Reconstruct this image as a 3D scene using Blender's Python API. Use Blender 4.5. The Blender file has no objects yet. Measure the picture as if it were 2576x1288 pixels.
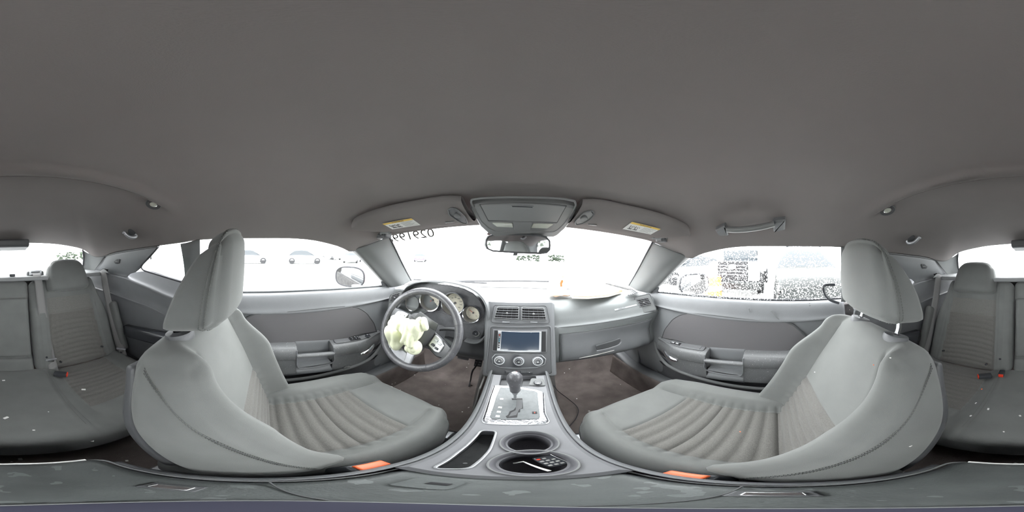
import bpy, bmesh, math, random
from mathutils import Vector, Matrix, noise
random.seed(4)
sc = bpy.context.scene
C = sc.collection
# ------------------------------------------------------------------ camera
# The eye of the camera is the origin while building (x right, y to the car's nose, z up);
# every top-level object is lifted by CH at the end so that the carpet lies at z = 0.
CH = 0.98
YAW, ROLL = math.radians(3.0), math.radians(1.4)
RC = Matrix.Rotation(YAW, 3, 'Z') @ Matrix.Rotation(-ROLL, 3, 'Y')
cd = bpy.data.cameras.new('camera')
cd.type = 'PANO'
cd.panorama_type = 'EQUIRECTANGULAR'
cd.clip_start = 0.005; cd.clip_end = 500
cam = bpy.data.objects.new('camera', cd); C.objects.link(cam)
m = Matrix((RC @ Vector((1, 0, 0)), RC @ Vector((0, 0, 1)), -(RC @ Vector((0, 1, 0))))).transposed()
cam.matrix_world = Matrix.Translation((0, 0, 0)) @ m.to_4x4()
sc.camera = cam
# ------------------------------------------------------------------ sky and exposure
w = bpy.data.worlds.new('overcast_sky'); sc.world = w; w.use_nodes = True
bg = w.node_tree.nodes['Background']
bg.inputs[0].default_value = (0.97, 0.985, 1.0, 1); bg.inputs[1].default_value = 1.0
sc.view_settings.view_transform = 'Standard'
sc.view_settings.look = 'None'
sc.view_settings.gamma = 1.0
sc.view_settings.use_curve_mapping = False
sc.view_settings.exposure = 3.8
sc.cycles.max_bounces = 14
sc.cycles.diffuse_bounces = 8
sc.cycles.transparent_max_bounces = 16
sc.cycles.sample_clamp_indirect = 8.0
sc.cycles.caustics_reflective = False
sc.cycles.caustics_refractive = False

# ------------------------------------------------------------------ rays of the survey
def ray(u, v):
    az = (u - 1288) / 2576 * 2 * math.pi; el = (644 - v) / 1288 * math.pi
    return RC @ Vector((math.sin(az) * math.cos(el), math.cos(az) * math.cos(el), math.sin(el)))
def P(u, v, x=None, y=None, z=None, pl=None, d=None):
    D = ray(u, v)
    if x is not None: t = x / D.x
    elif y is not None: t = y / D.y
    elif z is not None: t = z / D.z
    elif pl is not None: t = pl[1] / pl[0].dot(D)
    else: t = d
    return D * t
def plane(p, n):
    n = Vector(n).normalized(); return (n, n.dot(Vector(p)))

# ------------------------------------------------------------------ materials
MATS = {}
def mat(name, col, rough=0.6, metal=0.0, bump=0.0, bscale=300, var=0.0, vscale=20, spec=0.5, emit=None, coat=0, sheen=0, speck=None, wave=None):
    if name in MATS: return MATS[name]
    mt = bpy.data.materials.new(name); mt.use_nodes = True
    nt = mt.node_tree; b = nt.nodes['Principled BSDF']
    b.inputs['Base Color'].default_value = (*col, 1); b.inputs['Roughness'].default_value = rough
    b.inputs['Metallic'].default_value = metal; b.inputs['Specular IOR Level'].default_value = spec
    if coat: b.inputs['Coat Weight'].default_value = coat
    if sheen: b.inputs['Sheen Weight'].default_value = sheen
    tc = nt.nodes.new('ShaderNodeTexCoord')
    src = None
    if var:
        nz = nt.nodes.new('ShaderNodeTexNoise'); nz.inputs['Scale'].default_value = vscale; nz.inputs['Detail'].default_value = 5
        nt.links.new(tc.outputs['Object'], nz.inputs['Vector'])
        cr = nt.nodes.new('ShaderNodeValToRGB')
        cr.color_ramp.elements[0].position = 0.3; cr.color_ramp.elements[1].position = 0.7
        cr.color_ramp.elements[0].color = (*[c * (1 - var) for c in col], 1)
        cr.color_ramp.elements[1].color = (*[min(1, c * (1 + var)) for c in col], 1)
        nt.links.new(nz.outputs['Fac'], cr.inputs['Fac']); src = cr.outputs['Color']
    if speck:
        vo = nt.nodes.new('ShaderNodeTexNoise'); vo.inputs['Scale'].default_value = speck[1]; vo.inputs['Detail'].default_value = 2
        nt.links.new(tc.outputs['Object'], vo.inputs['Vector'])
        gt = nt.nodes.new('ShaderNodeMath'); gt.operation = 'GREATER_THAN'; gt.inputs[1].default_value = speck[2]
        nt.links.new(vo.outputs['Fac'], gt.inputs[0])
        mx = nt.nodes.new('ShaderNodeMix'); mx.data_type = 'RGBA'
        nt.links.new(gt.outputs[0], mx.inputs['Factor'])
        if src: nt.links.new(src, mx.inputs['A'])
        else: mx.inputs['A'].default_value = (*col, 1)
        mx.inputs['B'].default_value = (*speck[0], 1); src = mx.outputs['Result']
    if src: nt.links.new(src, b.inputs['Base Color'])
    if bump or wave:
        bp = nt.nodes.new('ShaderNodeBump'); bp.inputs['Strength'].default_value = bump or wave[1]; bp.inputs['Distance'].default_value = 0.002
        if wave:
            wv = nt.nodes.new('ShaderNodeTexWave'); wv.bands_direction = wave[2]; wv.inputs['Scale'].default_value = wave[0]
            wv.inputs['Distortion'].default_value = 0.4
            nt.links.new(tc.outputs['Object'], wv.inputs['Vector']); nt.links.new(wv.outputs['Fac'], bp.inputs['Height'])
        else:
            n2 = nt.nodes.new('ShaderNodeTexNoise'); n2.inputs['Scale'].default_value = bscale; n2.inputs['Detail'].default_value = 2
            nt.links.new(tc.outputs['Object'], n2.inputs['Vector']); nt.links.new(n2.outputs['Fac'], bp.inputs['Height'])
        nt.links.new(bp.outputs['Normal'], b.inputs['Normal'])
    if emit:
        b.inputs['Emission Color'].default_value = (*emit[0], 1); b.inputs['Emission Strength'].default_value = emit[1]
    MATS[name] = mt
    return mt
FAB = mat('seat_fabric', (0.150, 0.155, 0.150), 0.92, bump=0.25, bscale=900, var=0.06, vscale=14, spec=0.2, sheen=0.2)
FABI = mat('seat_insert_fabric', (0.134, 0.130, 0.122), 0.95, bump=0.5, bscale=520, var=0.12, vscale=260, spec=0.2, sheen=0.2)
FABW = mat('woven_insert_fabric', (0.17, 0.168, 0.158), 0.95, wave=(95, 0.5, 'Z'), var=0.12, vscale=260, spec=0.2)
STI = mat('stitching_thread', (0.115, 0.12, 0.112), 0.8)
SEAM = mat('seam_groove', (0.085, 0.088, 0.09), 0.9)
HEAD = mat('headliner_cloth', (0.238, 0.218, 0.215), 0.97, bump=0.15, bscale=800, var=0.03, vscale=6, spec=0.15)
PLA = mat('grey_grained_plastic', (0.165, 0.17, 0.178), 0.5, bump=0.25, bscale=700, var=0.05, vscale=12)
PLAD = mat('dark_grained_plastic', (0.085, 0.087, 0.092), 0.45, bump=0.25, bscale=700, var=0.06, vscale=18)
PLAG = mat('dark_gloss_plastic', (0.045, 0.048, 0.055), 0.22, var=0.05)
PILL = mat('pillar_trim_plastic', (0.16, 0.165, 0.166), 0.6, bump=0.15, bscale=600)
WETP = mat('wet_speckled_plastic', (0.14, 0.143, 0.147), 0.38, bump=0.3, bscale=500, var=0.08, vscale=15, speck=((0.5, 0.5, 0.5), 260, 0.70))
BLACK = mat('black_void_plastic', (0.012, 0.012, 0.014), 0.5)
RUB = mat('black_rubber', (0.03, 0.03, 0.035), 0.6)
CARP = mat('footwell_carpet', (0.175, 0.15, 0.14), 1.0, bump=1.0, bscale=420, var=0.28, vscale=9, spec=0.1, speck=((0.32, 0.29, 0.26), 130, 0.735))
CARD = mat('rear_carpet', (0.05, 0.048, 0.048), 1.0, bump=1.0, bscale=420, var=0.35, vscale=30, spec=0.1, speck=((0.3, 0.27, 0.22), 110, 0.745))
CHR = mat('chrome', (0.85, 0.86, 0.88), 0.14, 1.0)
CHRW = mat('worn_chrome', (0.75, 0.76, 0.80), 0.22, 1.0, bump=0.5, bscale=160)
SIL = mat('satin_silver', (0.52, 0.53, 0.55), 0.32, 0.65, var=0.05, vscale=60)
SILG = mat('silver_grey_paint', (0.17, 0.172, 0.182), 0.48, 0.05, var=0.05, vscale=30)
LEA = mat('worn_black_leather', (0.10, 0.10, 0.108), 0.28, bump=0.35, bscale=420, var=0.2, vscale=40, speck=((0.2, 0.2, 0.21), 150, 0.69))
WEB = mat('belt_webbing', (0.21, 0.205, 0.205), 0.7, wave=(140, 0.4, 'X'))
RED = mat('red_plastic', (0.75, 0.05, 0.02), 0.4)
ORA = mat('orange_red_plastic', (0.9, 0.16, 0.05), 0.35)
WHT = mat('white_paper', (0.8, 0.8, 0.78), 0.7)
YEL = mat('yellow_print', (0.75, 0.5, 0.12), 0.7)
INK = mat('black_ink', (0.03, 0.03, 0.03), 0.8)
GRYI = mat('grey_ink', (0.32, 0.32, 0.31), 0.8)
CREAM = mat('cream_gauge_face', (0.78, 0.74, 0.62), 0.5)
AIRB = mat('pale_airbag_cloth', (0.82, 0.84, 0.62), 0.85, bump=0.4, bscale=500, var=0.08, vscale=10)
SCR = mat('dark_screen_glass', (0.03, 0.045, 0.07), 0.12, coat=1.0, speck=((0.3, 0.32, 0.33), 90, 0.76))
LENS = mat('clear_lamp_lens', (0.62, 0.64, 0.56), 0.2, coat=0.5, bump=0.6, bscale=150)
MIR = mat('mirror_silvering', (0.92, 0.93, 0.94), 0.03, 1.0)
GRND = mat('wet_concrete_ground', (0.42, 0.42, 0.41), 0.8, var=0.15, vscale=0.6)
TYRE = mat('tyre_rubber', (0.02, 0.02, 0.022), 0.8)
TINT = mat('dark_car_glass', (0.02, 0.025, 0.03), 0.08)
FOL = mat('dark_foliage', (0.035, 0.05, 0.03), 0.9, var=0.5, vscale=3)
def glass(name, wet=False):
    mt = bpy.data.materials.new(name); mt.use_nodes = True; nt = mt.node_tree; nt.nodes.clear()
    out = nt.nodes.new('ShaderNodeOutputMaterial'); tr = nt.nodes.new('ShaderNodeBsdfTransparent')
    tr.inputs[0].default_value = (0.93, 0.95, 0.94, 1)
    gl = nt.nodes.new('ShaderNodeBsdfGlossy'); gl.inputs['Roughness'].default_value = 0.02
    lw = nt.nodes.new('ShaderNodeLayerWeight'); pw = nt.nodes.new('ShaderNodeMath'); pw.operation = 'POWER'; pw.inputs[1].default_value = 4
    fr = nt.nodes.new('ShaderNodeMath'); fr.operation = 'MULTIPLY_ADD'; fr.inputs[1].default_value = 0.5; fr.inputs[2].default_value = 0.03
    nt.links.new(lw.outputs['Facing'], pw.inputs[0]); nt.links.new(pw.outputs[0], fr.inputs[0])
    mx = nt.nodes.new('ShaderNodeMixShader'); nt.links.new(fr.outputs[0], mx.inputs[0]); nt.links.new(tr.outputs[0], mx.inputs[1]); nt.links.new(gl.outputs[0], mx.inputs[2])
    last = mx.outputs[0]
    if wet:
        tc = nt.nodes.new('ShaderNodeTexCoord'); nz = nt.nodes.new('ShaderNodeTexNoise'); nz.inputs['Scale'].default_value = 170; nz.inputs['Detail'].default_value = 1
        nt.links.new(tc.outputs['Object'], nz.inputs['Vector'])
        gt = nt.nodes.new('ShaderNodeMath'); gt.operation = 'GREATER_THAN'; gt.inputs[1].default_value = 0.60; nt.links.new(nz.outputs['Fac'], gt.inputs[0])
        tl = nt.nodes.new('ShaderNodeBsdfTranslucent'); tl.inputs[0].default_value = (0.9, 0.92, 0.92, 1)
        m1 = nt.nodes.new('ShaderNodeMath'); m1.operation = 'MULTIPLY'; m1.inputs[1].default_value = 0.75; nt.links.new(gt.outputs[0], m1.inputs[0])
        m2 = nt.nodes.new('ShaderNodeMixShader'); nt.links.new(m1.outputs[0], m2.inputs[0]); nt.links.new(last, m2.inputs[1]); nt.links.new(tl.outputs[0], m2.inputs[2]); last = m2.outputs[0]
    nt.links.new(last, out.inputs[0]); MATS[name] = mt
    return mt
GLS = glass('clear_car_glass'); GLW = glass('rain_wet_glass', True)

# ------------------------------------------------------------------ mesh helpers
class MB:
    def __init__(s): s.v = []; s.f = []; s.m = []
    def add(s, vf, mi=0):
        n = len(s.v); s.v += [Vector(a) for a in vf[0]]; s.f += [tuple(i + n for i in f) for f in vf[1]]
        s.m += (vf[2] if len(vf) > 2 else [mi] * len(vf[1])); return s
ORG = {}
def prop(o, label=None, cat=None, group=None, kind=None):
    if label: o['label'] = label
    if cat: o['category'] = cat
    if group: o['group'] = group
    if kind: o['kind'] = kind
    return o
def thing(name, label, cat, loc=(0, 0, 0), group=None):
    o = bpy.data.objects.new(name, None); C.objects.link(o); o.location = loc; o.empty_display_size = 0.05
    ORG[o.name] = Vector(loc); return prop(o, label, cat, group)
def obj(name, geo, mats, parent=None, label=None, cat=None, group=None, kind=None, sharp=35, solid=0, subs=0):
    mb = geo if isinstance(geo, MB) else MB().add(geo)
    if parent is not None: org = ORG[parent.name]
    else:
        lo = Vector([min(p[i] for p in mb.v) for i in range(3)]); hi = Vector([max(p[i] for p in mb.v) for i in range(3)])
        org = Vector(((lo.x + hi.x) / 2, (lo.y + hi.y) / 2, lo.z))
    me = bpy.data.meshes.new(name)
    me.from_pydata([tuple(p - org) for p in mb.v], [], mb.f)
    for mt in (mats if isinstance(mats, (list, tuple)) else [mats]): me.materials.append(mt)
    for p, i in zip(me.polygons, mb.m): p.material_index = i
    bm = bmesh.new(); bm.from_mesh(me); bmesh.ops.remove_doubles(bm, verts=bm.verts, dist=1e-6)
    bmesh.ops.recalc_face_normals(bm, faces=bm.faces)
    if solid:   # open sheets: the built surface looks into the cabin, the thickness grows away from it
        if sum(-(f.calc_center_median() + org).normalized().dot(f.normal) * f.calc_area() for f in bm.faces) < 0: bmesh.ops.reverse_faces(bm, faces=bm.faces)
    bm.to_mesh(me); bm.free()
    me.shade_smooth(); me.set_sharp_from_angle(angle=math.radians(sharp))
    o = bpy.data.objects.new(name, me); C.objects.link(o)
    if parent is None: o.location = org
    else: o.parent = parent
    ORG[o.name] = org
    if solid:
        md = o.modifiers.new('thickness', 'SOLIDIFY'); md.thickness = abs(solid); md.offset = -1
    if subs:
        md = o.modifiers.new('smooth', 'SUBSURF'); md.levels = subs; md.render_levels = subs
    return prop(o, label, cat, group, kind)
def grid(fn, nu, nv, wrapu=False):
    v = [fn(i / (nu if wrapu else nu - 1), j / (nv - 1)) for j in range(nv) for i in range(nu)]
    f = []
    for j in range(nv - 1):
        for i in range(nu if wrapu else nu - 1):
            a = j * nu + i; b = j * nu + (i + 1) % nu
            f.append((a, b, b + nu, a + nu))
    return v, f
def cat(ps, t):
    n = len(ps) - 1; t = min(max(t, 0), 1) * n; i = min(int(t), n - 1); f = t - i
    p0, p1, p2, p3 = ps[max(i - 1, 0)], ps[i], ps[i + 1], ps[min(i + 2, n)]
    return 0.5 * ((2 * p1) + (p2 - p0) * f + (2 * p0 - 5 * p1 + 4 * p2 - p3) * f * f + (3 * p1 - p0 - 3 * p2 + p3) * f ** 3)
def V(*a): return Vector(a)
def crv(ps, n=4):
    ps = [Vector(p) for p in ps]; m = (len(ps) - 1) * n
    return [cat(ps, i / m) for i in range(m + 1)]
def skin(rows, nu=40, nv=40):
    rows = [[Vector(p) for p in r] for r in rows]
    return grid(lambda a, b: cat([cat(r, a) for r in rows], b), nu, nv)
def tube(ps, r, n=10, caps=True, flat=None):
    ps = [Vector(p) for p in ps]; v = []; f = []; N = len(ps); up = None
    for i, p in enumerate(ps):
        t = (ps[min(i + 1, N - 1)] - ps[max(i - 1, 0)]).normalized()
        if up is None:
            up = t.orthogonal().normalized()
            if flat is not None: up = (Vector(flat[0]) - t * t.dot(Vector(flat[0]))).normalized()
        up = (up - t * up.dot(t)).normalized(); s = t.cross(up)
        rr = r(i / (N - 1)) if callable(r) else r
        k = flat[1] if flat else 1
        for j in range(n):
            a = 2 * math.pi * j / n; v.append(p + (up * math.cos(a) * k + s * math.sin(a)) * rr)
    for i in range(N - 1):
        for j in range(n):
            f.append((i * n + j, i * n + (j + 1) % n, (i + 1) * n + (j + 1) % n, (i + 1) * n + j))
    if caps: f.append(tuple(range(n))); f.append(tuple((N - 1) * n + j for j in range(n)))
    return v, f
def frame(n, up=(0, 0, 1)):
    n = Vector(n).normalized(); x = Vector(up).cross(n)
    if x.length < 1e-4: x = Vector((1, 0, 0))
    x.normalize(); y = n.cross(x); return x, y, n
def lathe(c, n, prof, seg=40, up=(0, 0, 1), sx=1.0, cap=True):
    x, y, n = frame(n, up); c = Vector(c); v = []; f = []
    for r, h in prof:
        for j in range(seg):
            a = 2 * math.pi * j / seg; v.append(c + n * h + (x * math.cos(a) * sx + y * math.sin(a)) * r)
    for i in range(len(prof) - 1):
        for j in range(seg): f.append((i * seg + j, i * seg + (j + 1) % seg, (i + 1) * seg + (j + 1) % seg, (i + 1) * seg + j))
    if cap and prof[0][0] > 1e-5: f.append(tuple(range(seg)))
    if cap and prof[-1][0] > 1e-5: f.append(tuple((len(prof) - 1) * seg + j for j in range(seg)))
    return v, f
def torus(c, n, R, r, seg=64, k=12, up=(0, 0, 1), a0=0, a1=2 * math.pi):
    x, y, n = frame(n, up); c = Vector(c); full = abs(a1 - a0 - 2 * math.pi) < 1e-6
    def fn(a, b):
        t = a0 + (a1 - a0) * a; e = x * math.cos(t) + y * math.sin(t); q = 2 * math.pi * b
        return c + e * (R + r * math.cos(q)) + n * r * math.sin(q)
    return grid(fn, seg, k + 1, wrapu=full)
def plate(pts, n, th, bev=0.002, rc=0, rn=4):
    """outline (3D points) given thickness th towards n, with a small chamfer; rc rounds the corners"""
    n = Vector(n).normalized(); pts = [Vector(p) for p in pts]
    if rc:
        out = []; N = len(pts)
        for i in range(N):
            a, b, c = pts[i - 1], pts[i], pts[(i + 1) % N]; d1 = (a - b); d2 = (c - b)
            k = min(rc, d1.length * 0.45, d2.length * 0.45); p1 = b + d1.normalized() * k; p2 = b + d2.normalized() * k
            for j in range(rn + 1):
                t = j / rn; out.append((1 - t) ** 2 * p1 + 2 * t * (1 - t) * b + t * t * p2)
        pts = out
    N = len(pts); cen = sum(pts, Vector()) / N; rings = []
    nn = Vector()
    for i in range(N): nn += (pts[i] - cen).cross(pts[(i + 1) % N] - cen)
    sg = 1 if nn.dot(n) > 0 else -1
    def inset(d):
        o = []
        for i in range(N):
            e1 = (pts[i] - pts[i - 1]); e2 = (pts[(i + 1) % N] - pts[i])
            if e1.length < 1e-9: e1 = e2
            if e2.length < 1e-9: e2 = e1
            n1 = n.cross(e1.normalized()) * sg; n2 = n.cross(e2.normalized()) * sg; b = (n1 + n2)
            b = b.normalized() if b.length > 1e-6 else n1
            o.append(pts[i] + b * d / max(0.5, b.dot(n1)))
        return o
    rings = [pts, [p + n * (th - bev) for p in pts], [p + n * th for p in inset(bev)]]
    v = [p for r in rings for p in r]; f = []
    for k in range(2):
        for i in range(N): f.append((k * N + i, k * N + (i + 1) % N, (k + 1) * N + (i + 1) % N, (k + 1) * N + i))
    f.append(tuple(range(N))); f.append(tuple(2 * N + i for i in range(N)))
    return v, f
def rbox(c, h, r, step=0.02, fn=None, M=None, mf=None):
    """rounded box, half sizes h, corner radius r; fn(p local, q=-1..1) -> p ; M rotates; mf(q)->material"""
    h = Vector(h); c = Vector(c); bm = {}; v = []; f = []; mi = []
    ns = [max(3, int(2 * h[i] / step)) for i in range(3)]
    def loc(q):
        p = Vector([q[i] * h[i] for i in range(3)]); k = Vector([max(-(h[i] - r), min(h[i] - r, p[i])) for i in range(3)])
        d = p - k
        if d.length > 1e-9: p = k + d.normalized() * r * min(1, max(abs(d[i]) for i in range(3)) / r)
        return p
    def vert(q):
        key = tuple(round(a, 5) for a in q)
        if key in bm: return bm[key]
        p = loc(q)
        if fn: p = fn(p, q)
        if M is not None: p = M @ p
        v.append(c + p); bm[key] = len(v) - 1; return bm[key]
    def ts(n, hh):   # finer samples near edges
        k = min(0.45, r / hh) ; a = [-1 + k * math.sin(i / 4 * math.pi / 2) ** 1 * 1 for i in range(5)]
        a = [-1 + k * (1 - math.cos(i / 4 * math.pi / 2)) * 1.0 for i in range(5)] if False else [-1 + k * i / 4 for i in range(5)]
        mid = [-(1 - k) + 2 * (1 - k) * i / n for i in range(1, n)]
        return a + mid + [-x for x in reversed(a)]
    T = [ts(ns[i], h[i]) for i in range(3)]
    for ax in range(3):
        a, b = (ax + 1) % 3, (ax + 2) % 3
        for s in (-1, 1):
            for i in range(len(T[a]) - 1):
                for j in range(len(T[b]) - 1):
                    def q(x, y):
                        r_ = [0, 0, 0]; r_[ax] = s; r_[a] = x; r_[b] = y; return r_
                    qs = [q(T[a][i], T[b][j]), q(T[a][i + 1], T[b][j]), q(T[a][i + 1], T[b][j + 1]), q(T[a][i], T[b][j + 1])]
                    f.append(tuple(vert(x) for x in qs))
                    mi.append(mf([sum(x[k] for x in qs) / 4 for k in range(3)]) if mf else 0)
    return v, f, mi
def box(c, h, r=0.003, M=None): return rbox(c, h, min(r, min(h) * 0.9), 1.0, M=M)
def fm(n, up=(0, 0, 1)):
    x, y, n = frame(n, up); return Matrix((x, y, n)).transposed()
def sm(a, b, x):
    t = min(1, max(0, (x - a) / (b - a))); return t * t * (3 - 2 * t)
def text(s, size, pos, n, up, mt, parent, name='lettering', ext=0.0004, label=None, mirror=False, shear=0, kind=None, align='CENTER'):
    cu = bpy.data.curves.new(name, 'FONT'); cu.body = s; cu.size = size; cu.extrude = ext; cu.align_x = align; cu.align_y = 'CENTER'; cu.shear = shear
    to = bpy.data.objects.new(name, cu); C.objects.link(to); bpy.context.view_layer.update()
    me = bpy.data.meshes.new_from_object(to.evaluated_get(bpy.context.evaluated_depsgraph_get()))
    vs = [v.co.copy() for v in me.vertices]; fs = [tuple(p.vertices) for p in me.polygons]
    bpy.data.objects.remove(to); bpy.data.curves.remove(cu); bpy.data.meshes.remove(me)
    x, y, z = frame(n, up)
    if mirror: x = -x
    return obj(name, ([Vector(pos) + x * v.x + y * v.y + z * v.z for v in vs], fs), mt, parent, label=label)
def boolcut(o, cutters):
    """cut closed meshes out of o, then drop the cutters"""
    for c in cutters:
        md = o.modifiers.new('cut', 'BOOLEAN'); md.operation = 'DIFFERENCE'; md.solver = 'EXACT'; md.object = c
    bpy.context.view_layer.update()
    me = bpy.data.meshes.new_from_object(o.evaluated_get(bpy.context.evaluated_depsgraph_get()))
    o.modifiers.clear(); o.data = me
    for c in cutters: bpy.data.objects.remove(c)
    me.set_sharp_from_angle(angle=math.radians(35))
def stitch(ps, n, parent, off=0.0, r=0.0009, pitch=0.007, mt=None, name='stitching'):
    """a run of single thread stitches along a curve"""
    ps = crv(ps, 8); mb = MB(); L = 0; seg = []; n = Vector(n)
    for a, b in zip(ps, ps[1:]):
        L += (b - a).length; seg.append((L, a, b))
    k = 0.0
    def at(s):
        q = 0
        for Ls, a, b in seg:
            if s <= Ls: return a.lerp(b, (s - q) / max(1e-9, Ls - q))
            q = Ls
        return seg[-1][2]
    while k < L - pitch:
        a, b = at(k), at(k + pitch * 0.62); mb.add(tube([a, (a + b) / 2 + n * r * 0.6, b], r, 5)); k += pitch
    return obj(name, mb, mt or STI, parent)

from mathutils.bvhtree import BVHTree
def bvh(o):
    g = ORG[o.name]; return BVHTree.FromPolygons([v.co + g for v in o.data.vertices], [tuple(p.vertices) for p in o.data.polygons])
def hit(tree, u, v, off=0.0):
    """where a survey ray meets a built part, lifted off its surface"""
    D = ray(u, v); p, n, i, d = tree.ray_cast(Vector((0, 0, 0)), D)
    if p is None: p, n, i, d = tree.find_nearest(D * .6)
    if n.dot(D) > 0: n = -n
    return p + n * off
def hnorm(tree, u, v):
    D = ray(u, v); p, n, i, d = tree.ray_cast(Vector((0, 0, 0)), D)
    if p is None: p, n, i, d = tree.find_nearest(D * .6)
    return -n if n.dot(D) > 0 else n
# ================================================================== THE SHELL OF THE CAR
RIMR = [(0, .655, .128), (.15, .65, .126), (.30, .62, .115), (.45, .57, .098), (.545, .525, .080), (.60, .44, .035), (.628, .37, .004), (.622, .30, .026), (.62, .16, .050), (.62, -.05, .052),
        (.62, -.25, .051), (.61, -.33, .042), (.60, -.45, .032), (.60, -.64, .020), (.60, -.80, .005), (.60, -.905, -.018), (.575, -1.0, -.02), (.51, -1.05, .035), (.35, -1.06, .067), (.2, -1.055, .078), (0, -1.05, .082)]
RIM = [Vector(p) for p in RIMR] + [Vector((-x, y, z)) for x, y, z in reversed(RIMR[1:-1])]
RIM = crv([Vector((-.15, .65, .126))] + RIM + [RIM[0], Vector((.15, .65, .126))], 4)[4:-5]
CC = Vector((0, -.18, 0))
def rim(a):
    """rim point in direction a (radians, clockwise from the nose)"""
    d = Vector((math.sin(a), math.cos(a), 0)); N = len(RIM)
    for i in range(N):
        p = RIM[i] - CC; q = RIM[(i + 1) % N] - CC; e = q - p
        den = d.x * e.y - d.y * e.x
        if abs(den) < 1e-12: continue
        t = (p.x * e.y - p.y * e.x) / den; s = (p.x * d.y - p.y * d.x) / den
        if t > 0 and -1e-5 <= s <= 1 + 1e-5: return t, p.z + e.z * s
    return 1, 0
ZT = .192
def zceil(x, y):
    d = Vector((x - CC.x, y - CC.y)); L = d.length
    R, zr = rim(math.atan2(d.x, d.y)) if L > 1e-6 else (1, 0)
    s = min(1, L / R); z = ZT - (ZT - zr) * s ** 4
    yc = -.36 + .05 * (x / .42) ** 2 * 1.0
    side = 1 - sm(.38, .50, abs(x))
    step = min(1, max(0, (yc - y) / .008)); fall = min(1, max(0, (yc - y) / .5))
    return z + (.016 * step * (1 - fall) - .012 * min(1, max(0, 1 - abs(yc + .03 - y) / .03)) * (y > yc)) * side * (1 - s ** 6)
def onceil(u, v, off=0.0):
    D = ray(u, v); t = .05
    while t < 1.6:
        p = D * t
        if p.z >= zceil(p.x, p.y) - off: return p
        t += .001
    return D * .5
NA = 168
def ceilfn(a, b):
    an = a * 2 * math.pi; R, zr = rim(an); s = [0, .04, .1, .18, .26, .34, .42, .5, .57, .63, .68, .72, .76, .8, .84, .875, .905, .93, .95, .97, .985, 1][int(round(b * 21))]
    x = CC.x + math.sin(an) * R * s; y = CC.y + math.cos(an) * R * s
    return Vector((x, y, zceil(x, y)))
# the crease behind the dome lamps needs rows of its own: a dense lattice instead of spokes alone
S = sorted(set([i / 60 for i in range(60)] + [.975, .985, .993, 1.0]))
def ceil2(a, b):
    an = a * 2 * math.pi; R, zr = rim(an); s = S[int(round(b * (len(S) - 1)))]
    x = CC.x + math.sin(an) * R * s; y = CC.y + math.cos(an) * R * s
    if s < .9:      # pull rows onto the crease so that its edge is crisp
        for o_ in (0, -.009):
            yc = -.36 + .05 * (x / .42) ** 2 + o_
            if abs(y - yc) < .006: y = yc; break
    return Vector((x, y, zceil(x, y)))
obj('ceiling', grid(ceil2, 240, len(S), wrapu=True), HEAD, kind='structure', sharp=60, solid=.02,
    label='dark grey cloth headliner spanning the whole car roof', cat='ceiling')

# windscreen, curved in plan
def ws(a, b):
    top = [Vector(p) for p in [(-.60, .445, .045), (-.545, .525, .085), (-.45, .57, .104), (-.30, .62, .121), (0, .657, .134), (.30, .62, .121), (.45, .57, .104), (.545, .525, .085), (.60, .445, .045)]]
    x = -.70 + 1.4 * a; bt = Vector((x, 1.27 - .40 * (x / .70) ** 2, -.215)); t = cat(top, a)
    p = t.lerp(bt, b); p += Vector((0, .35, .65)).normalized() * .03 * math.sin(math.pi * b) * .9
    return p
obj('window_1', grid(ws, 41, 25), GLS, kind='structure', label='windscreen glass above the dashboard', cat='window')
def wspt(u, v):
    best = None; D = ray(u, v)
    for i in range(81):
        for j in range(61):
            p = ws(i / 80, j / 60); e = (p.normalized() - D).length
            if best is None or e < best[0]: best = (e, p)
    return best[1]
# door glass
for s, nm, g in ((-1, 'window_2', GLS), (1, 'window_3', GLW)):
    lab = 'clear door glass on the driver side' if s < 0 else 'door glass on the passenger side speckled with rain'
    top = [(.73, .66, -.21), (.69, .56, -.12), (.645, .42, -.02), (.63, .30, .028), (.632, .16, .056), (.632, -.05, .058), (.632, -.31, .056)]
    bot = [(.745, .70, -.215), (.745, .56, -.215), (.745, .42, -.215), (.745, .30, -.215), (.745, .16, -.215), (.745, -.05, -.215), (.745, -.31, -.215)]
    def fl(r): return [Vector((s * a[0], a[1], a[2])) for a in r]
    obj(nm, skin([fl(top), fl(bot)], 30, 8), g, kind='structure', label=lab, cat='window', solid=0)
    # small rear quarter glass
    nm = 'window_4' if s < 0 else 'window_5'
    t2 = [(.612, -.31, .045), (.606, -.46, .034), (.612, -.50, .0)]; b2 = [(.652, -.31, -.15), (.652, -.46, -.125), (.652, -.62, -.085)]
    obj(nm, skin([fl(t2), fl(b2)], 10, 6), GLS, kind='structure', cat='window',
        label='small rear quarter glass on the driver side' if s < 0 else 'small rear quarter glass on the passenger side')
# rear window
rt = [(-.56, -1.05, .0), (-.51, -1.052, .038), (-.35, -1.062, .07), (0, -1.055, .086), (.35, -1.062, .07), (.51, -1.052, .038), (.56, -1.05, .0)]
rb = [(-.62, -1.22, -.14), (-.58, -1.24, -.14), (-.38, -1.30, -.14), (0, -1.36, -.14), (.38, -1.30, -.14), (.58, -1.24, -.14), (.62, -1.22, -.14)]
obj('window_6', skin([rt, rb], 30, 8), GLS, kind='structure', label='rear window behind the back seat', cat='window')
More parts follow.
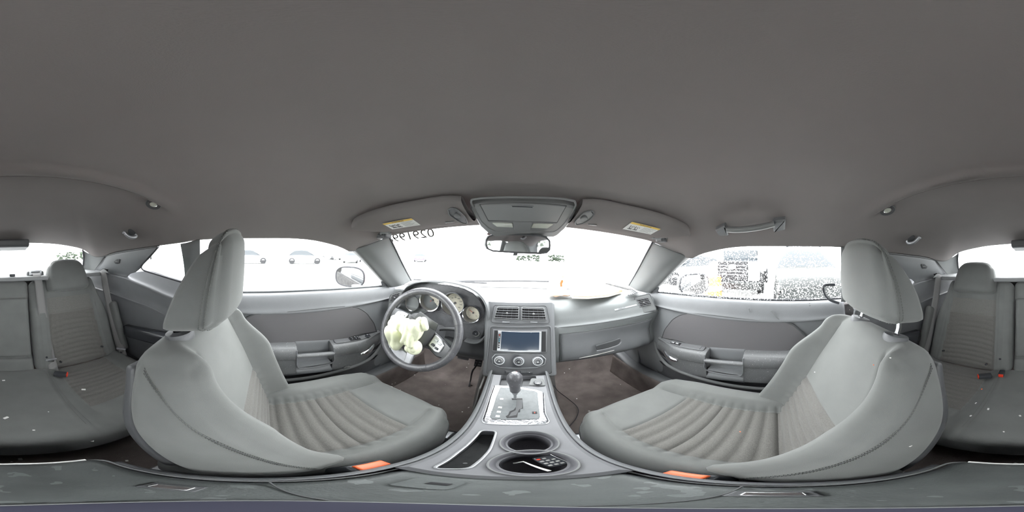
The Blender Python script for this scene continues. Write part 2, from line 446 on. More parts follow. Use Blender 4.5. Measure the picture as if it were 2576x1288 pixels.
# black seal along the rear window sides and windscreen sides
for i, s in enumerate((-1, 1)):
    obj(f'trim_{1+i}', tube(crv([(s * .515, -1.05, .03), (s * .54, -1.09, -.02), (s * .565, -1.15, -.08), (s * .58, -1.20, -.125)], 5), .006, 8), RUB, kind='structure',
        label=('left' if s < 0 else 'right') + ' black rubber seal at the side of the rear window', cat='seal')
    a = [(s * .545, .522, .076), (s * .585, .60, .030), (s * .628, .70, -.045), (s * .668, .80, -.120), (s * .69, .875, -.185)]
    obj(f'trim_{3+i}', tube(crv(a, 6), .0045, 8), RUB, kind='structure', label=('left' if s < 0 else 'right') + ' black rubber seal between windscreen and pillar', cat='seal')
    # A pillar trim
    W = [V(*p) for p in a]
    G = [(s * .628, .385, .012), (s * .645, .455, -.035), (s * .665, .53, -.09), (s * .695, .62, -.155), (s * .715, .705, -.213)]
    Mi = [(s * .585, .435, .036), (s * .605, .515, -.008), (s * .632, .60, -.062), (s * .662, .70, -.133), (s * .685, .785, -.203)]
    Mo = [(s * .61, .395, .02), (s * .628, .475, -.025), (s * .65, .56, -.08), (s * .68, .655, -.15), (s * .70, .74, -.21)]
    obj(f'trim_{5+i}', skin([[p + V(s * .02, .01, 0) for p in W], W, Mi, Mo, G, [V(*p) + V(s * .03, 0, 0) for p in G]], 30, 30), PILL, kind='structure', solid=.004,
        label=('left' if s < 0 else 'right') + ' grey plastic windscreen pillar trim', cat='pillar trim')
    # C pillar trim beside the rear window
    r0 = [(s * .52, -1.06, .028), (s * .545, -1.10, -.025), (s * .57, -1.16, -.085), (s * .58, -1.21, -.135)]
    r1 = [(s * .56, -1.035, .0), (s * .585, -1.07, -.05), (s * .605, -1.11, -.10), (s * .615, -1.14, -.14)]
    r2 = [(s * .605, -.90, -.02), (s * .61, -.96, -.06), (s * .618, -1.03, -.10), (s * .625, -1.09, -.14)]
    obj(f'trim_{7+i}', skin([r0, r1, r2], 16, 16), PILL, kind='structure', solid=.004, label=('left' if s < 0 else 'right') + ' trim between rear window and quarter panel', cat='pillar trim')
    # quarter panel upper part with rounded glass opening
    side = 'left' if s < 0 else 'right'
    q = thing('quarter_trim', f'grey upper quarter trim panel with airbag mark on the {"driver" if s < 0 else "passenger"} side', 'trim panel', (s * .62, -.8, -.14))
    def px(y, z): return s * (.598 + max(0, -z + .03) * .30)
    L0 = [(-1.12, -.10), (-1.06, -.05), (-1.0, -.01), (-.955, .004), (-.90, .014), (-.80, .027), (-.64, .040), (-.50, .05), (-.455, .05)]
    L = [(-1.12, -.135), (-1.06, -.085), (-1.0, -.045), (-.955, -.028), (-.90, -.016), (-.80, -.001), (-.64, .014), (-.50, .026), (-.455, .027)]
    R_ = [(-1.12, -.136), (-1.0, -.135), (-.90, -.135), (-.83, -.134), (-.76, -.130), (-.70, -.118), (-.65, -.103), (-.597, -.073), (-.585, -.062)]
    rows = []
    rows.append([Vector((px(y, z) + s * .016, y, z)) for y, z in L0])
    for k in range(5):
        t = k / 4; rr = []
        for (y0, z0), (y1, z1) in zip(L, R_):
            y = y0 + (y1 - y0) * t; z = z0 + (z1 - z0) * t; rr.append(Vector((px(y, z) - s * .012 * math.sin(math.pi * t) * .6, y, z)))
        rows.append(rr)
    rows.append([Vector((px(y, z) + s * .004, y, z - .03)) for y, z in R_[:5]] + [Vector((px(y, z) + s * .006, y, z - .004)) for y, z in R_[5:]])
    obj('panel', skin(rows, 50, 24), PLA, q, solid=.004)
    edge = [(px(y, z) - s * .003, y, z) for y, z in L]
    obj('edge_bead', tube(crv(edge, 5), .004, 8), PILL, q)
    # glass surround
    fr = [(-.455, .027), (-.52, -.02), (-.588, -.066), (-.592, -.083), (-.575, -.094), (-.50, -.108), (-.40, -.128), (-.31, -.145)]
    obj('glass_surround', tube(crv([(px(y, z) - s * .001, y, z) for y, z in fr], 5), .0045, 8), RUB, q)
    ab = [(-.815, -.052), (-.775, -.034), (-.745, -.034), (-.765, -.062), (-.805, -.066)]
    obj('airbag_mark', plate([(px(y, z) - s * .009, y, z) for y, z in ab], (-s, 0, 0), .002, .0006, rc=.006), PLAD, q)
    text('AIRBAG', .009, (px(-.78, -.05) - s * .0115, -.780, -.050), (-s, 0, 0), (0, 0, 1), GRYI, q)
    # belt slot
    obj('belt_slot', plate([(s * .612, -.965, -.118), (s * .608, -.93, -.102), (s * .608, -.87, -.104), (s * .612, -.885, -.118)], (-s, 0, .2), .004, .001), BLACK, q)
    # body side below: shelf edge, armrest wall
    ys = [-1.36, -.95, -.86, -.74, -.66, -.56, -.45, -.33]
    def row(xs, zs): return [V(s * x, y, z) for x, y, z in zip(xs if isinstance(xs, list) else [xs] * 8, ys, zs)]
    wn = 'wall_left' if s < 0 else 'wall_right'
    obj(wn, skin([row(.665, [-.134, -.134, -.132, -.125, -.108, -.098, -.118, -.14]), row(.655, [-.139, -.139, -.138, -.140, -.150, -.165, -.190, -.215]),
                  row(.635, [-.142, -.143, -.143, -.150, -.162, -.18, -.205, -.23]), row(.640, [-.16, -.16, -.165, -.172, -.185, -.205, -.23, -.25]), row(.652, [-.24, -.24, -.24, -.245, -.25, -.26, -.28, -.30]),
                  row(.650, [-.282, -.283, -.285, -.292, -.297, -.305, -.33, -.36]), row(.662, [-.288, -.29, -.293, -.30, -.305, -.313, -.34, -.37]), row(.664, [-.45] * 8), row(.664, [-.7] * 8), row(.66, [-.985] * 8)], 50, 90),
        PLA, kind='structure', solid=.012, cat='wall', label=f'grey plastic body side lining beside the rear seat on the {"driver" if s < 0 else "passenger"} side')
    def af(p, q):
        t = (p.y + .26) / .52; p = p.copy(); p.x -= s * .0; p.z += .05 * t - .02 * (1 - t) ** 2; 
        p.x = p.x * (1 if t > .12 else .6 + .4 * t / .12) + s * (0 if t > .12 else .012 * (1 - t / .12)); return p
    obj('armrest_pad', rbox((s * .637, -.50, -.482), (.035, .262, .038), .024, .03, af), PLAG, q, label='dark glossy armrest pad')
    obj('lower_panel', rbox((s * .65, -.50, -.60), (.014, .25, .085), .01, .05), PLAD, q)
# rolled edge of the front headliner where the rear part begins
obj('trim_15', tube([V(x / 50, -.36 + .05 * (x / 21) ** 2, zceil(x / 50, -.355 + .05 * (x / 21) ** 2) + .002) for x in range(-22, 23)], .003, 8), HEAD, kind='structure', label='rolled cloth edge across the roof behind the dome lamps', cat='trim')
# lining of door frame rears (B pillar)
for i, s in enumerate((-1, 1)):
    obj(f'trim_{9+i}', skin([[(s * .612, -.255, .052), (s * .66, -.275, -.07), (s * .70, -.29, -.20)], [(s * .60, -.30, .040), (s * .645, -.31, -.07), (s * .68, -.32, -.20)], [(s * .607, -.345, .036), (s * .64, -.345, -.07), (s * .66, -.35, -.20)]], 10, 14), PILL,
        kind='structure', solid=.01, label=('left' if s < 0 else 'right') + ' pillar trim between door glass and quarter glass', cat='pillar trim')

# parcel shelf, bulkheads, floor
def shf(a, b):
    x = -.69 + 1.38 * a; y0 = -.93; y1 = -1.37 + .15 * (x / .62) ** 2
    return Vector((x, y0 + (y1 - y0) * b, -.128 + .004 * b))
obj('wall_rear', grid(shf, 20, 12), mat('shelf_felt', (.27, .275, .28), .95, bump=.4, bscale=400), kind='structure', solid=-.02, cat='parcel shelf', label='grey felt parcel shelf below the rear window')
def flr(a, b):
    x = -.80 + 1.6 * a; y = -1.3 + 2.62 * b
    z = -.98 + .0
    z += .26 * sm(1.0, 1.32, y) + .06 * math.exp(-((x / .14) ** 2)) * (1 if y > -.45 else .6) + .008 * noise.noise((x * 3, y * 3, 0))
    if y < -.42: z += .10 * sm(-.42, -.55, y)
    return Vector((x, y, z))
obj('floor', grid(flr, 60, 90), CARP, kind='structure', solid=-.02, cat='floor', label='dusty dark brown carpet on the car floor')
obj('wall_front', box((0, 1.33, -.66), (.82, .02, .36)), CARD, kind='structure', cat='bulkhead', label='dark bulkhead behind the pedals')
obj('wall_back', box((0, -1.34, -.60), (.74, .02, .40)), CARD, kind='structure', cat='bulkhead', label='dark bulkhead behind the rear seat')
for i, s in enumerate((-1, 1)):
    # kick panel ahead of the door and the sill plate
    k = [[(s * .735, 1.30, z), (s * .735, 1.0, z), (s * .725, .88, z), (s * .72, .80, z)] for z in (-.24, -.5, -.8, -.985)]
    obj(f'trim_{11+i}', skin(k, 20, 20), PLA, kind='structure', solid=.02, cat='kick panel', label=('left' if s < 0 else 'right') + ' grey kick panel in the front footwell')
    sp = [[(s * x, y, z) for y in (-.36, 0, .3, .6, .82, .93, 1.0)] for x, z in ((.755, -.84), (.73, -.806), (.69, -.795), (.665, -.80), (.658, -.812))]
    for r_ in sp:
        for j, (x, y, z) in enumerate(r_):
            if y > .85: r_[j] = (x + s * .01, y, z + .02 * (y - .8) / .2)
    cs_ = [[(s * x, y, z) for y in (-.36, 0, .3, .6, .82, .93, 1.0)] for x, z in ((.660, -.808), (.652, -.825), (.645, -.90), (.632, -.985))]
    obj(f'trim_{18+i}', skin(cs_, 50, 14), CARP, kind='structure', solid=.01, cat='carpet edge', label=('left' if s < 0 else 'right') + ' carpet rising to the door sill')
    obj(f'trim_{13+i}', skin(sp, 50, 24), PLA, kind='structure', solid=.01, cat='door sill', label=('left' if s < 0 else 'right') + ' grey plastic sill plate under the door')
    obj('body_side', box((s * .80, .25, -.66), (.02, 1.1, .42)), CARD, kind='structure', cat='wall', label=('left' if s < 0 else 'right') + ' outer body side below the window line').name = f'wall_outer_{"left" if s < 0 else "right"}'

# ================================================================== OUTSIDE
def gz(y): return -1.27
obj('ground', box((0, 0, -1.29), (60, 60, .02)), GRND, kind='structure', cat='ground', label='pale wet concrete yard around the car')
PAINTS = {'white': mat('white_car_paint', (.75, .76, .78), .3, coat=.5), 'grey': mat('grey_car_paint', (.25, .26, .28), .3, coat=.5), 'dark': mat('dark_car_paint', (.012, .014, .014), .45), 'silver': mat('silver_car_paint', (.5, .51, .53), .3, .4, coat=.5), 'purple': mat('violet_car_paint', (.12, .08, .16), .3, coat=.5)}
def car(loc, rz, paint, label, tall=0, group='parked cars in the yard'):
    """a small sedan or suv: body loft, glass house, wheels"""
    t = thing('parked_car', label, 'car', (loc[0], loc[1], -1.27), group=group); R = Matrix.Rotation(rz, 3, 'Z'); o = Vector((loc[0], loc[1], -1.27))
    xs = [-2.2, -2.15, -1.6, -.9, 0, .9, 1.6, 2.1, 2.2]; top = [.55, .82, .92, .95, .95, .92, .84, .68, .5]; 
    prof = []
    rows = []
    for x, h in zip(xs, top):
        h += tall * .15; wd = .86 if abs(x) < 2 else .76
        rows.append([o + R @ V(x, y, z) for y, z in [(-wd + .05, .25), (-wd, .4), (-wd, h - .18), (-wd + .12, h), (0, h + .03), (wd - .12, h), (wd, h - .18), (wd, .4), (wd - .05, .25)]])
    obj('body', MB().add(skin(rows, 33, 33)).add(([p for p in rows[0]], [tuple(range(9))])).add(([p for p in rows[-1]], [tuple(range(9))])), PAINTS[paint], t)
    g = []
    for x, h in ([(-1.7, .92), (-1.1, 1.40), (-.3, 1.46), (.35, 1.40), (1.1, .92)] if not tall else [(-2.1, 1.05), (-1.9, 1.72), (-.3, 1.78), (.4, 1.7), (1.15, 1.0)]):
        wd = .80 if h < 1.1 else .58; b = .9 + tall * .12
        g.append([o + R @ V(x, y, z) for y, z in [(-.80, b), (-.5 * (.80 + wd), (b + h) / 2), (-wd, h), (0, h + .03), (wd, h), (.5 * (.80 + wd), (b + h) / 2), (.80, b)]])
    obj('glass_house', skin(g, 25, 25), TINT, t)
    rf = [[p + V(0, 0, .012) for p in r[2:5]] for r in g[1:4]]
    obj('roof', skin(rf, 12, 12), PAINTS[paint], t, solid=.03)
    for x in (-1.35, 1.38):
        for s in (-1, 1): obj('wheel', lathe(o + R @ V(x, s * .72, .33), R @ V(0, s, 0), [(0, 0), (.33, 0), (.33, .15), (.30, .17), (.2, .165), (.19, .14), (0, .15)], 20), [TYRE], t)
    for s in (-1, 1): obj('lamp', box(o + R @ V(2.12, s * .62, .66), (.05, .16, .06), .02, M=R), LENS, t)
    return t
car((-18.3, -1.6), math.pi / 2 + .1, 'grey', 'dark grey car in the yard, nearest behind the driver headrest')
car((-17.7, 4.4), math.pi / 2 - .2, 'white', 'white car with open dark front seen in the middle of the driver window', 0)
car((-25.6, 6.3), .3, 'silver', 'silver car further back in the driver window row')
car((-26.8, 11.7), .2, 'grey', 'small grey car furthest back in the driver window row')
car((-18.3, 11.0), 2.4, 'white', 'white car parked diagonally left of the door mirror')
car((-17.7, 16.3), 2.2, 'silver', 'silver car seen just above the driver door mirror')
car((-15.6, 22.2), 2.1, 'purple', 'violet tinted car nearest the left windscreen pillar')
car((-24.4, -22.0), 1.0, 'dark', 'dark car far behind the left quarter glass')
def truck():
    t = thing('parked_truck', 'white pickup truck with tall black grille outside the rain-wet window', 'truck', (5.3, 1.45, -1.27)); o = Vector((5.3, 1.45, -1.27))
    # faces the car (towards -x)
    def B(n, c, h, m, r=.04): return obj(n, rbox(o + V(*c), h, r, .3), m, t)
    B('hood', (.75, 0, 1.10), (.72, .86, .12), PAINTS['white'], .1); B('front_panel', (.08, 0, .86), (.10, .90, .30), PAINTS['white'], .06)
    B('grille', (-.04, 0, .90), (.04, .52, .32), TYRE, .03)
    for z in (.78, .88, .98, 1.08): B('grille_bar', (-.085, 0, z), (.012, .48, .012), PAINTS['grey'], .008)
    obj('badge', lathe(o + V(-.10, 0, 1.04), (-1, 0, 0), [(0, 0), (.09, 0), (.085, .02), (0, .022)], 24, sx=1.6), CHR, t)
    for s in (-1, 1): B('headlight', (-.03, s * .70, .92), (.05, .16, .16), LENS, .03); B('lower_grille', (-.06, s * .0 + s * .42, .48), (.03, .36, .10), TYRE, .02)
    B('bumper', (-.10, 0, .42), (.12, .95, .13), PAINTS['dark'], .05); B('cab', (2.1, 0, 1.25), (1.0, .86, .55), PAINTS['white'], .2); B('windshield', (1.10, 0, 1.42), (.05, .70, .24), TINT, .04); B('cargo_bed', (4.0, 0, .95), (.95, .88, .28), PAINTS['white'], .06)
    for x in (.9, 3.9):
        for s in (-1, 1): obj('wheel', lathe(o + V(x, s * .74, .4), (0, s, 0), [(0, 0), (.4, 0), (.4, .2), (.36, .22), (.22, .2), (0, .2)], 20), TYRE, t)
truck()
car((5.6, -.9), math.pi - .05, 'dark', 'dark wagon seen close through the rear part of the wet window', 1)
car((8.0, 4.6), 2.6, 'white', 'white car ahead of the truck behind the right door mirror')
o = thing('orange_drum', 'orange marker drum on the ground below the truck headlight', 'drum', (4.3, 1.78, -1.27)); oo = V(4.3, 1.78, -1.27)
obj('body', lathe(oo, (0, 0, 1), [(0, 0), (.30, 0), (.28, .08), (.27, .4), (.25, .75), (.24, .8), (0, .8)], 24, up=(1, 0, 0)), ORA, o); obj('band', lathe(oo + V(0, 0, .4), (0, 0, 1), [(.272, 0), (.28, .01), (.272, .14)], 24, up=(1, 0, 0)), WHT, o)
# bushes far off
def bush(x, y, h, wd, label, seed):
    rnd = random.Random(seed); mb = MB()
    for i in range(90):
        c = V(x + rnd.uniform(-wd, wd), y + rnd.uniform(-1, 1), -1.27 + rnd.uniform(.1, 1) * h); r = rnd.uniform(.2, .5)
        for k in range(3):
            n = V(rnd.gauss(0, 1), rnd.gauss(0, 1), rnd.gauss(0, 1)).normalized(); a, b, _ = frame(n); mb.add(([c + a * r, c + b * r * .6, c - a * r, c - b * r * .6], [(0, 1, 2, 3)]))
    obj('hedge_bush', mb, FOL, label=label, cat='bush', group='bushes at the far edge of the yard')
bush(-24, -26, 1.5, 5, 'dark bush far off seen through the left quarter glass', 1)
bush(-14, -30, 1.6, 5, 'dark bush far off beside the left rear corner', 2)
bush(2, 42, 1.6, 3, 'low bush far ahead seen under the rear view mirror', 3)
bush(9, 40, 1.7, 2, 'low bush far ahead right of the rear view mirror', 4)
# door mirrors
PNT = mat('red_magenta_paint', (.30, .05, .06), .3, coat=.6, speck=((.5, .42, .42), 120, .66))
for s in (-1, 1):
    c = P(880, 696, x=-.92) if s < 0 else P(1747, 714, x=.92)
    t = thing('door_mirror', 'oval door mirror outside the ' + ('driver' if s < 0 else 'passenger') + ' window', 'mirror', (c.x, c.y, c.z))
    n = V(-s * .62, -.85, .02).normalized()
    M = fm(n)
    def hf(p, q):
        p = p.copy(); k = (q[2] + 1) / 2; sc_ = .55 + .45 * k ** .5; p.x *= sc_; p.y *= sc_; return p
    obj('housing', rbox(c - n * .075, (.103, .067, .075), .05, .02, hf, M), PNT if s < 0 else PAINTS['dark'], t)
    rim_ = [c + M @ V(.100 * math.copysign(abs(math.cos(a)) ** .7, math.cos(a)), .064 * math.copysign(abs(math.sin(a)) ** .7, math.sin(a)), .004) for a in [i * math.pi / 20 for i in range(41)]]
    obj('rim', tube(rim_, .006, 8, caps=False), RUB, t)
    obj('mirror_glass', plate([p for p in rim_[:-1]], n, .003, .0008), MIR, t)
    obj('arm', rbox(c + V(-s * .10, .03, -.065), (.09, .03, .018), .014, .03), PLAD, t)
# ================================================================== FRONT SEATS
def rib(t, pitch):
    k = (t / pitch) % 1.0
    return abs(math.sin(math.pi * k)) ** .45
def front_seat(s, y0, rec, hb, label):
    """s = -1 driver, +1 passenger; y0 foot of the backrest, rec recline in degrees"""
    t = thing('front_seat', label, 'car seat', (s * .37, y0, -.98))
    # ---- cushion
    cc = V(s * .368, .155, -.712); H = V(.236, .292, .072)
    def cf(p, q):
        p = p.copy(); wx, wy = p.x * s, p.y + cc.y        # wx: outboard positive
        top = sm(-.2, .9, q[2])
        p.x *= 1 - .10 * sm(.2, 1, q[1]) ** 2 * 1.0       # narrower nose
        p.y -= .055 * (abs(q[0]) ** 2.6) * sm(.3, 1, q[1])
        e = (wx + .018)
        side = sm(.125, .175, abs(e)); bol = side * (1 - .35 * sm(.8, 1, abs(q[0])))
        rise = (.036 if e > 0 else .018) * (1 - .55 * sm(.10, .40, wy)) * (1 if True else 0)
        p.z += top * (bol * rise - .012 * (1 - side) + .035 * sm(-.1, .36, wy) - .012)
        if q[2] > .9 and side < .5:
            if -.10 < wy < .283: p.z += .0095 * rib(wy + .10, .0325) - .006
        # seams: along the insert and across the thigh support
        g = math.exp(-((abs(e) - .135) / .004) ** 2) * (1 if wy < .40 else 0)
        g2 = math.exp(-((wy - .287) / .004) ** 2) * (1 if abs(e) < .135 else 0)
        p.z -= top * .0065 * max(g, g2)
        return p
    def cm(q):
        e = q[0] * H.x * s + .018; wy = q[1] * H.y + cc.y
        return 1 if (q[2] > .8 and abs(e) < .135 and wy < .287) else 0
    obj('seat_cushion', rbox(cc, H, .045, .0062, cf, None, cm), [FAB, FABI], t, sharp=80)
    # piping along the lower edge of the cushion
    pp = [(s * .142, -.10, -.722), (s * .136, .10, -.712), (s * .140, .28, -.700), (s * .152, .355, -.694), (s * .20, .420, -.690), (s * .30, .452, -.688), (s * .42, .452, -.688), (s * .52, .425, -.690), (s * .572, .36, -.694), (s * .596, .25, -.70), (s * .602, .1, -.71)]
    obj('piping', tube(crv(pp, 6), .0028, 6), SEAM, t)
    # plastic seat base and rails
    obj('side_valance', rbox((s * .588, .10, -.80), (.022, .25, .055), .02, .05), PLAD, t, label='dark plastic side valance with switches')
    obj('side_valance', rbox((s * .152, .12, -.805), (.014, .22, .04), .012, .05), PLAD, t)
    obj('seat_base', rbox((s * .368, .14, -.85), (.20, .24, .05), .02, .1), PLAD, t)
    for x in (.18, .56):
        obj('seat_rail', rbox((s * x, .14, -.93), (.016, .30, .035), .006, .2), SIL, t)
        obj('rail_cover', rbox((s * x, .425, -.94), (.030, .035, .018), .008, .1), PLAG, t)
    # ---- backrest
    a = math.radians(rec); U = V(0, -math.sin(a), math.cos(a)); N = V(0, math.cos(a), math.sin(a)); X = V(1, 0, 0)
    M = Matrix((X, N, U)).transposed()
    cb = V(s * .366, y0, -.672) + U * hb - N * .075; Hb = V(.232, .062, hb + .02)
    def bf(p, q):
        p = p.copy(); h = (p.z + hb) * .225 / hb; fr = sm(-.3, .9, q[1])
        k = sm(.24, .46, h); wsc = 1 - .22 * k ** 1.8 ; side0 = abs(q[0])
        ex = p.x; p.x *= wsc
        side = sm(.60, .80, side0); g = sm(-.10, .04, h) * (1 - sm(.27, .42, h))
        out = 1.0 if ex * s > 0 else .92
        p.y += fr * side * (.078 + .02 * (1 - sm(0, .14, h)) * (ex * s < 0)) * (.35 + .65 * g) * out * (1 - .3 * sm(.85, 1, side0))
        p.y += fr * (1 - side) * (.012 * math.sin(math.pi * min(1, max(0, h / .44))) - .01)
        p.z -= .022 * side0 ** 3 * sm(.6, 1, q[2])
        p.y -= (1 - fr) * .022 * (1 - side0 ** 2) * sm(0, .2, h) * (1 - sm(.3, .45, h))
        # ribs low, plain panel high
        if q[1] > .85 and side < .12 and h < .215: p.y += .009 * rib(h + .005, .031) - .005
        e = abs(q[0]) * Hb.x
        gr = math.exp(-((side0 - .60) / .018) ** 2) * sm(.02, .05, h) * (1 if h < .44 else 0)
        gr2 = math.exp(-((h - .222 + .02 * (q[0]) ** 2) / .004) ** 2) * (1 if side0 < .6 else 0)
        p.y -= fr * .006 * max(gr, gr2)
        return p
    def bmf(q):
        h = (q[2] * Hb.z + hb) * .225 / hb
        return 1 if (q[1] > .8 and abs(q[0]) < .6 and h < .22) else 0
    obj('backrest', rbox(cb, Hb, .052, .0065, bf, M, bmf), [FAB, FABI], t, sharp=80)
    def on(px, py, h):   # a point on the backrest in its own frame
        p = V(px, py, h * hb / .225 - hb); k = sm(.24, .46, h); p.x *= 1 - .22 * k ** 1.8; return cb + M @ p
    # hard shell behind
    def sf(p, q):
        p = p.copy(); h = (p.z + hb) * .225 / hb; p.x *= 1 - .22 * sm(.24, .46, h) ** 1.8; return p
    obj('back_shell', rbox(cb - N * .063 - U * .02, (.222, .012, hb - .01), .01, .04, sf, M), PLAD, t, label='dark plastic shell on the back of the seat')
    # lever bezel and posts
    pts = []; hc_ = V(s * .372, (-.115 if s < 0 else -.248), -.055)
    for e in (-1, 1):
        b = on(e * .105, .004, .462) + U * -.002
        obj('post_bezel', lathe(b, U, [(.030, -.006), (.031, .006), (.029, .011), (.012, .013), (.010, .008)], 28), PLAD, t, label='round dark bezel of a headrest post')
        obj('headrest_post', tube([b - U * .01, b + U * .03, V(b.x * .97 + s * .372 * .03, hc_.y - .02, -.12)], .0065, 14), CHR, t, label='chrome headrest post')
    # ---- headrest
    hn = V(0, math.cos(a * .55), math.sin(a * .55)); hu = V(0, -math.sin(a * .55), math.cos(a * .55)); HM = Matrix((X, hn, hu)).transposed()
    hc = hc_
    HH = V(.130, .068, .107); HR = .034
    hn = V(0, 1, 0); hu = V(0, 0, 1); HM = Matrix((X, hn, hu)).transposed()
    def hf(p, q):
        p = p.copy(); k = (q[2] + 1) / 2
        p.x *= 1 - .22 * sm(.25, 1, k) ** 1.5 - .05 * (1 - k) ** 2
        bk = sm(.1, -1, q[1]) if False else (1 - q[1]) / 2
        p.y += bk * (.092 * k ** 1.1 - .022) - (1 - bk) * .010 * (1 - k) ** 2  # back slants forward to the top
        p.y -= .018 * q[0] ** 2 * (1 - bk)            # front is bowed
        p.z -= .022 * abs(q[0]) ** 2.5 * (k ** 2)
        p.z += -.030 * bk ** 2 * (k ** 3) + (1 - k) * (.018 * (1 - bk) - .016 * bk)
        g = math.exp(-(((q[1] - .52)) / .028) ** 2) * max(sm(.55, .85, abs(q[0])), sm(.6, .9, abs(q[2])))
        c = V(p.x, 0, p.z); p -= c * (.0028 / .128) * g
        return p
    obj('headrest', rbox(hc, HH, HR, .0062, hf, HM), FAB, t, sharp=80)
    # stitched seams on the near side of headrest: follow the groove
    def hpt(q):
        p = V(*[q[i] * HH[i] for i in range(3)]); kk = V(*[max(-(HH[i] - HR), min(HH[i] - HR, p[i])) for i in range(3)]); d = p - kk
        if d.length > 1e-9: p = kk + d.normalized() * HR * min(1, max(abs(d[i]) for i in range(3)) / HR)
        return hc + HM @ hf(p, q)
    for dq in (-.10, .10):
        dq *= .8
        path = [hpt((-s * 1.0, .52 + dq, z)) for z in (-.98, -.9, -.8, -.65, -.4, -.1, .2, .5, .7, .85, .95, 1)] + [hpt((-s * x, .52 + dq, 1)) for x in (.9, .7, .4, 0)]
        path = [p + (p - hc).normalized() * .0008 for p in path]
        path = [hpt((-s * x, .52 + dq, -1)) + V(0, 0, -.0006) for x in (.5, .8)] + path
        stitch(path, (-s, 0, 0), t)
    def bpt(q):
        r = .052; p = V(*[q[i] * Hb[i] for i in range(3)]); kk = V(*[max(-(Hb[i] - r), min(Hb[i] - r, p[i])) for i in range(3)]); d = p - kk
        if d.length > 1e-9: p = kk + d.normalized() * r * min(1, max(abs(d[i]) for i in range(3)) / r)
        return cb + M @ bf(p, q)
    base = [(-s * 1, y, z) for y, z in ((-.35, .92), (-.05, .82), (.25, .68), (.48, .5), (.62, .3), (.70, .05), (.75, -.2), (.77, -.45), (.78, -.7), (.78, -.9))]
    for dz in (-.035, 0, .035):
        path = [bpt((q[0], q[1] + dz * 1.2, q[2] - dz)) for q in base]
        path = [p + V(-s * .0008, .0003, 0) for p in path]
        if dz: stitch(path, (-s, 0, 0), t)
        else: obj('seam', tube(crv(path, 6), .0011, 5), SEAM, t)
    # recline hinge outboard and buckle inboard
    obj('hinge_cover', lathe((s * .605, y0 + .02, -.70), (s, 0, 0), [(.04, -.01), (.042, .012), (.03, .02), (0, .022)], 24), PLAG, t)
    return t, on, cb
seatL, onL, cbL = front_seat(-1, .040, 15, .256, 'grey cloth driver seat with ribbed insert behind the steering wheel')
seatR, onR, cbR = front_seat(1, .018, 22, .262, 'grey cloth front passenger seat with ribbed insert, leaned further back')
# front buckles beside the console
for s in (-1, 1):
    c = P(930, 1172, z=-.615) if s < 0 else P(1728, 1197, z=-.62)
    t = thing('belt_buckle', 'dark seat belt buckle with orange button wedged between console and ' + ('driver' if s < 0 else 'passenger') + ' seat', 'buckle', (c.x, c.y, -.98))
    n = V(-s * .25, .35, .9).normalized(); M = fm(n, (0, 1, 0))
    obj('buckle_body', rbox(c - n * .03, (.013, .030, .034), .006, .02, None, M), PLAG, t)
    obj('release_button', rbox(c + n * .004, (.010, .023, .006), .003, .02, None, M), ORA, t, label='orange release button')
    obj('strap', tube([c - n * .05, c - n * .05 + V(0, -.06, -.05), (c.x, c.y - .12, -.86), (c.x, c.y - .16, -.97)], .012, 8, flat=((1, 0, 0), .25)), PLAD, t)

# ================================================================== REAR BENCH
t = thing('rear_bench_seat', 'grey cloth rear bench with two ribbed places and a fold-down centre armrest', 'car seat', (0, -.62, -.88))
cc = V(0, -.555, -.745); H = V(.605, .255, .085)
def rcf(p, q):
    p = p.copy(); x = p.x; wy = p.y + cc.y; top = sm(-.2, .9, q[2])
    p.y -= .05 * abs(q[0]) ** 3 * sm(0, 1, q[1]); p.y += .015 * (1 - abs(q[0]) ** 2) * sm(0, 1, q[1])
    ax = abs(x); seat = sm(.17, .24, ax) * (1 - sm(.50, .56, ax))
    p.z += top * (-.022 * seat + .012 * sm(-.65, -.35, wy) + .02 * sm(.52, .6, ax))
    if q[2] > .9 and .225 < ax < .50 and -.72 < wy < -.45: p.z += .007 * rib(wy, .030)
    g = max(math.exp(-((ax - (.168 + .0 * wy)) / .004) ** 2), math.exp(-((ax - (.225 + .10 * sm(-.60, -.35, wy) * 0)) / .004) ** 2) * (1 if wy < -.40 else 0))
    g = max(g, math.exp(-((wy + .445) / .004) ** 2) * (1 if .225 < ax < .5 else 0))
    p.z -= top * .006 * g
    return p
obj('seat_cushion', rbox(cc, H, .05, .0085, rcf, None, lambda q: 1 if (q[2] > .8 and .225 < abs(q[0]) * .605 < .50 and q[1] * .255 + cc.y < -.445) else 0), [FAB, FABI], t, sharp=80)
for s in (-1, 1):
    for d in (-.006, .006):
        stitch([(s * (.168 + d), y, z) for y, z in ((-.74, -.6565), (-.6, -.6555), (-.45, -.648), (-.36, -.648), (-.325, -.655))], (0, 0, 1), t, r=.0008)
ra = math.atan2(.19, .55); U = V(0, -math.sin(ra), math.cos(ra)); N = V(0, math.cos(ra), math.sin(ra)); M = Matrix((V(1, 0, 0), N, U)).transposed()
hb = .287
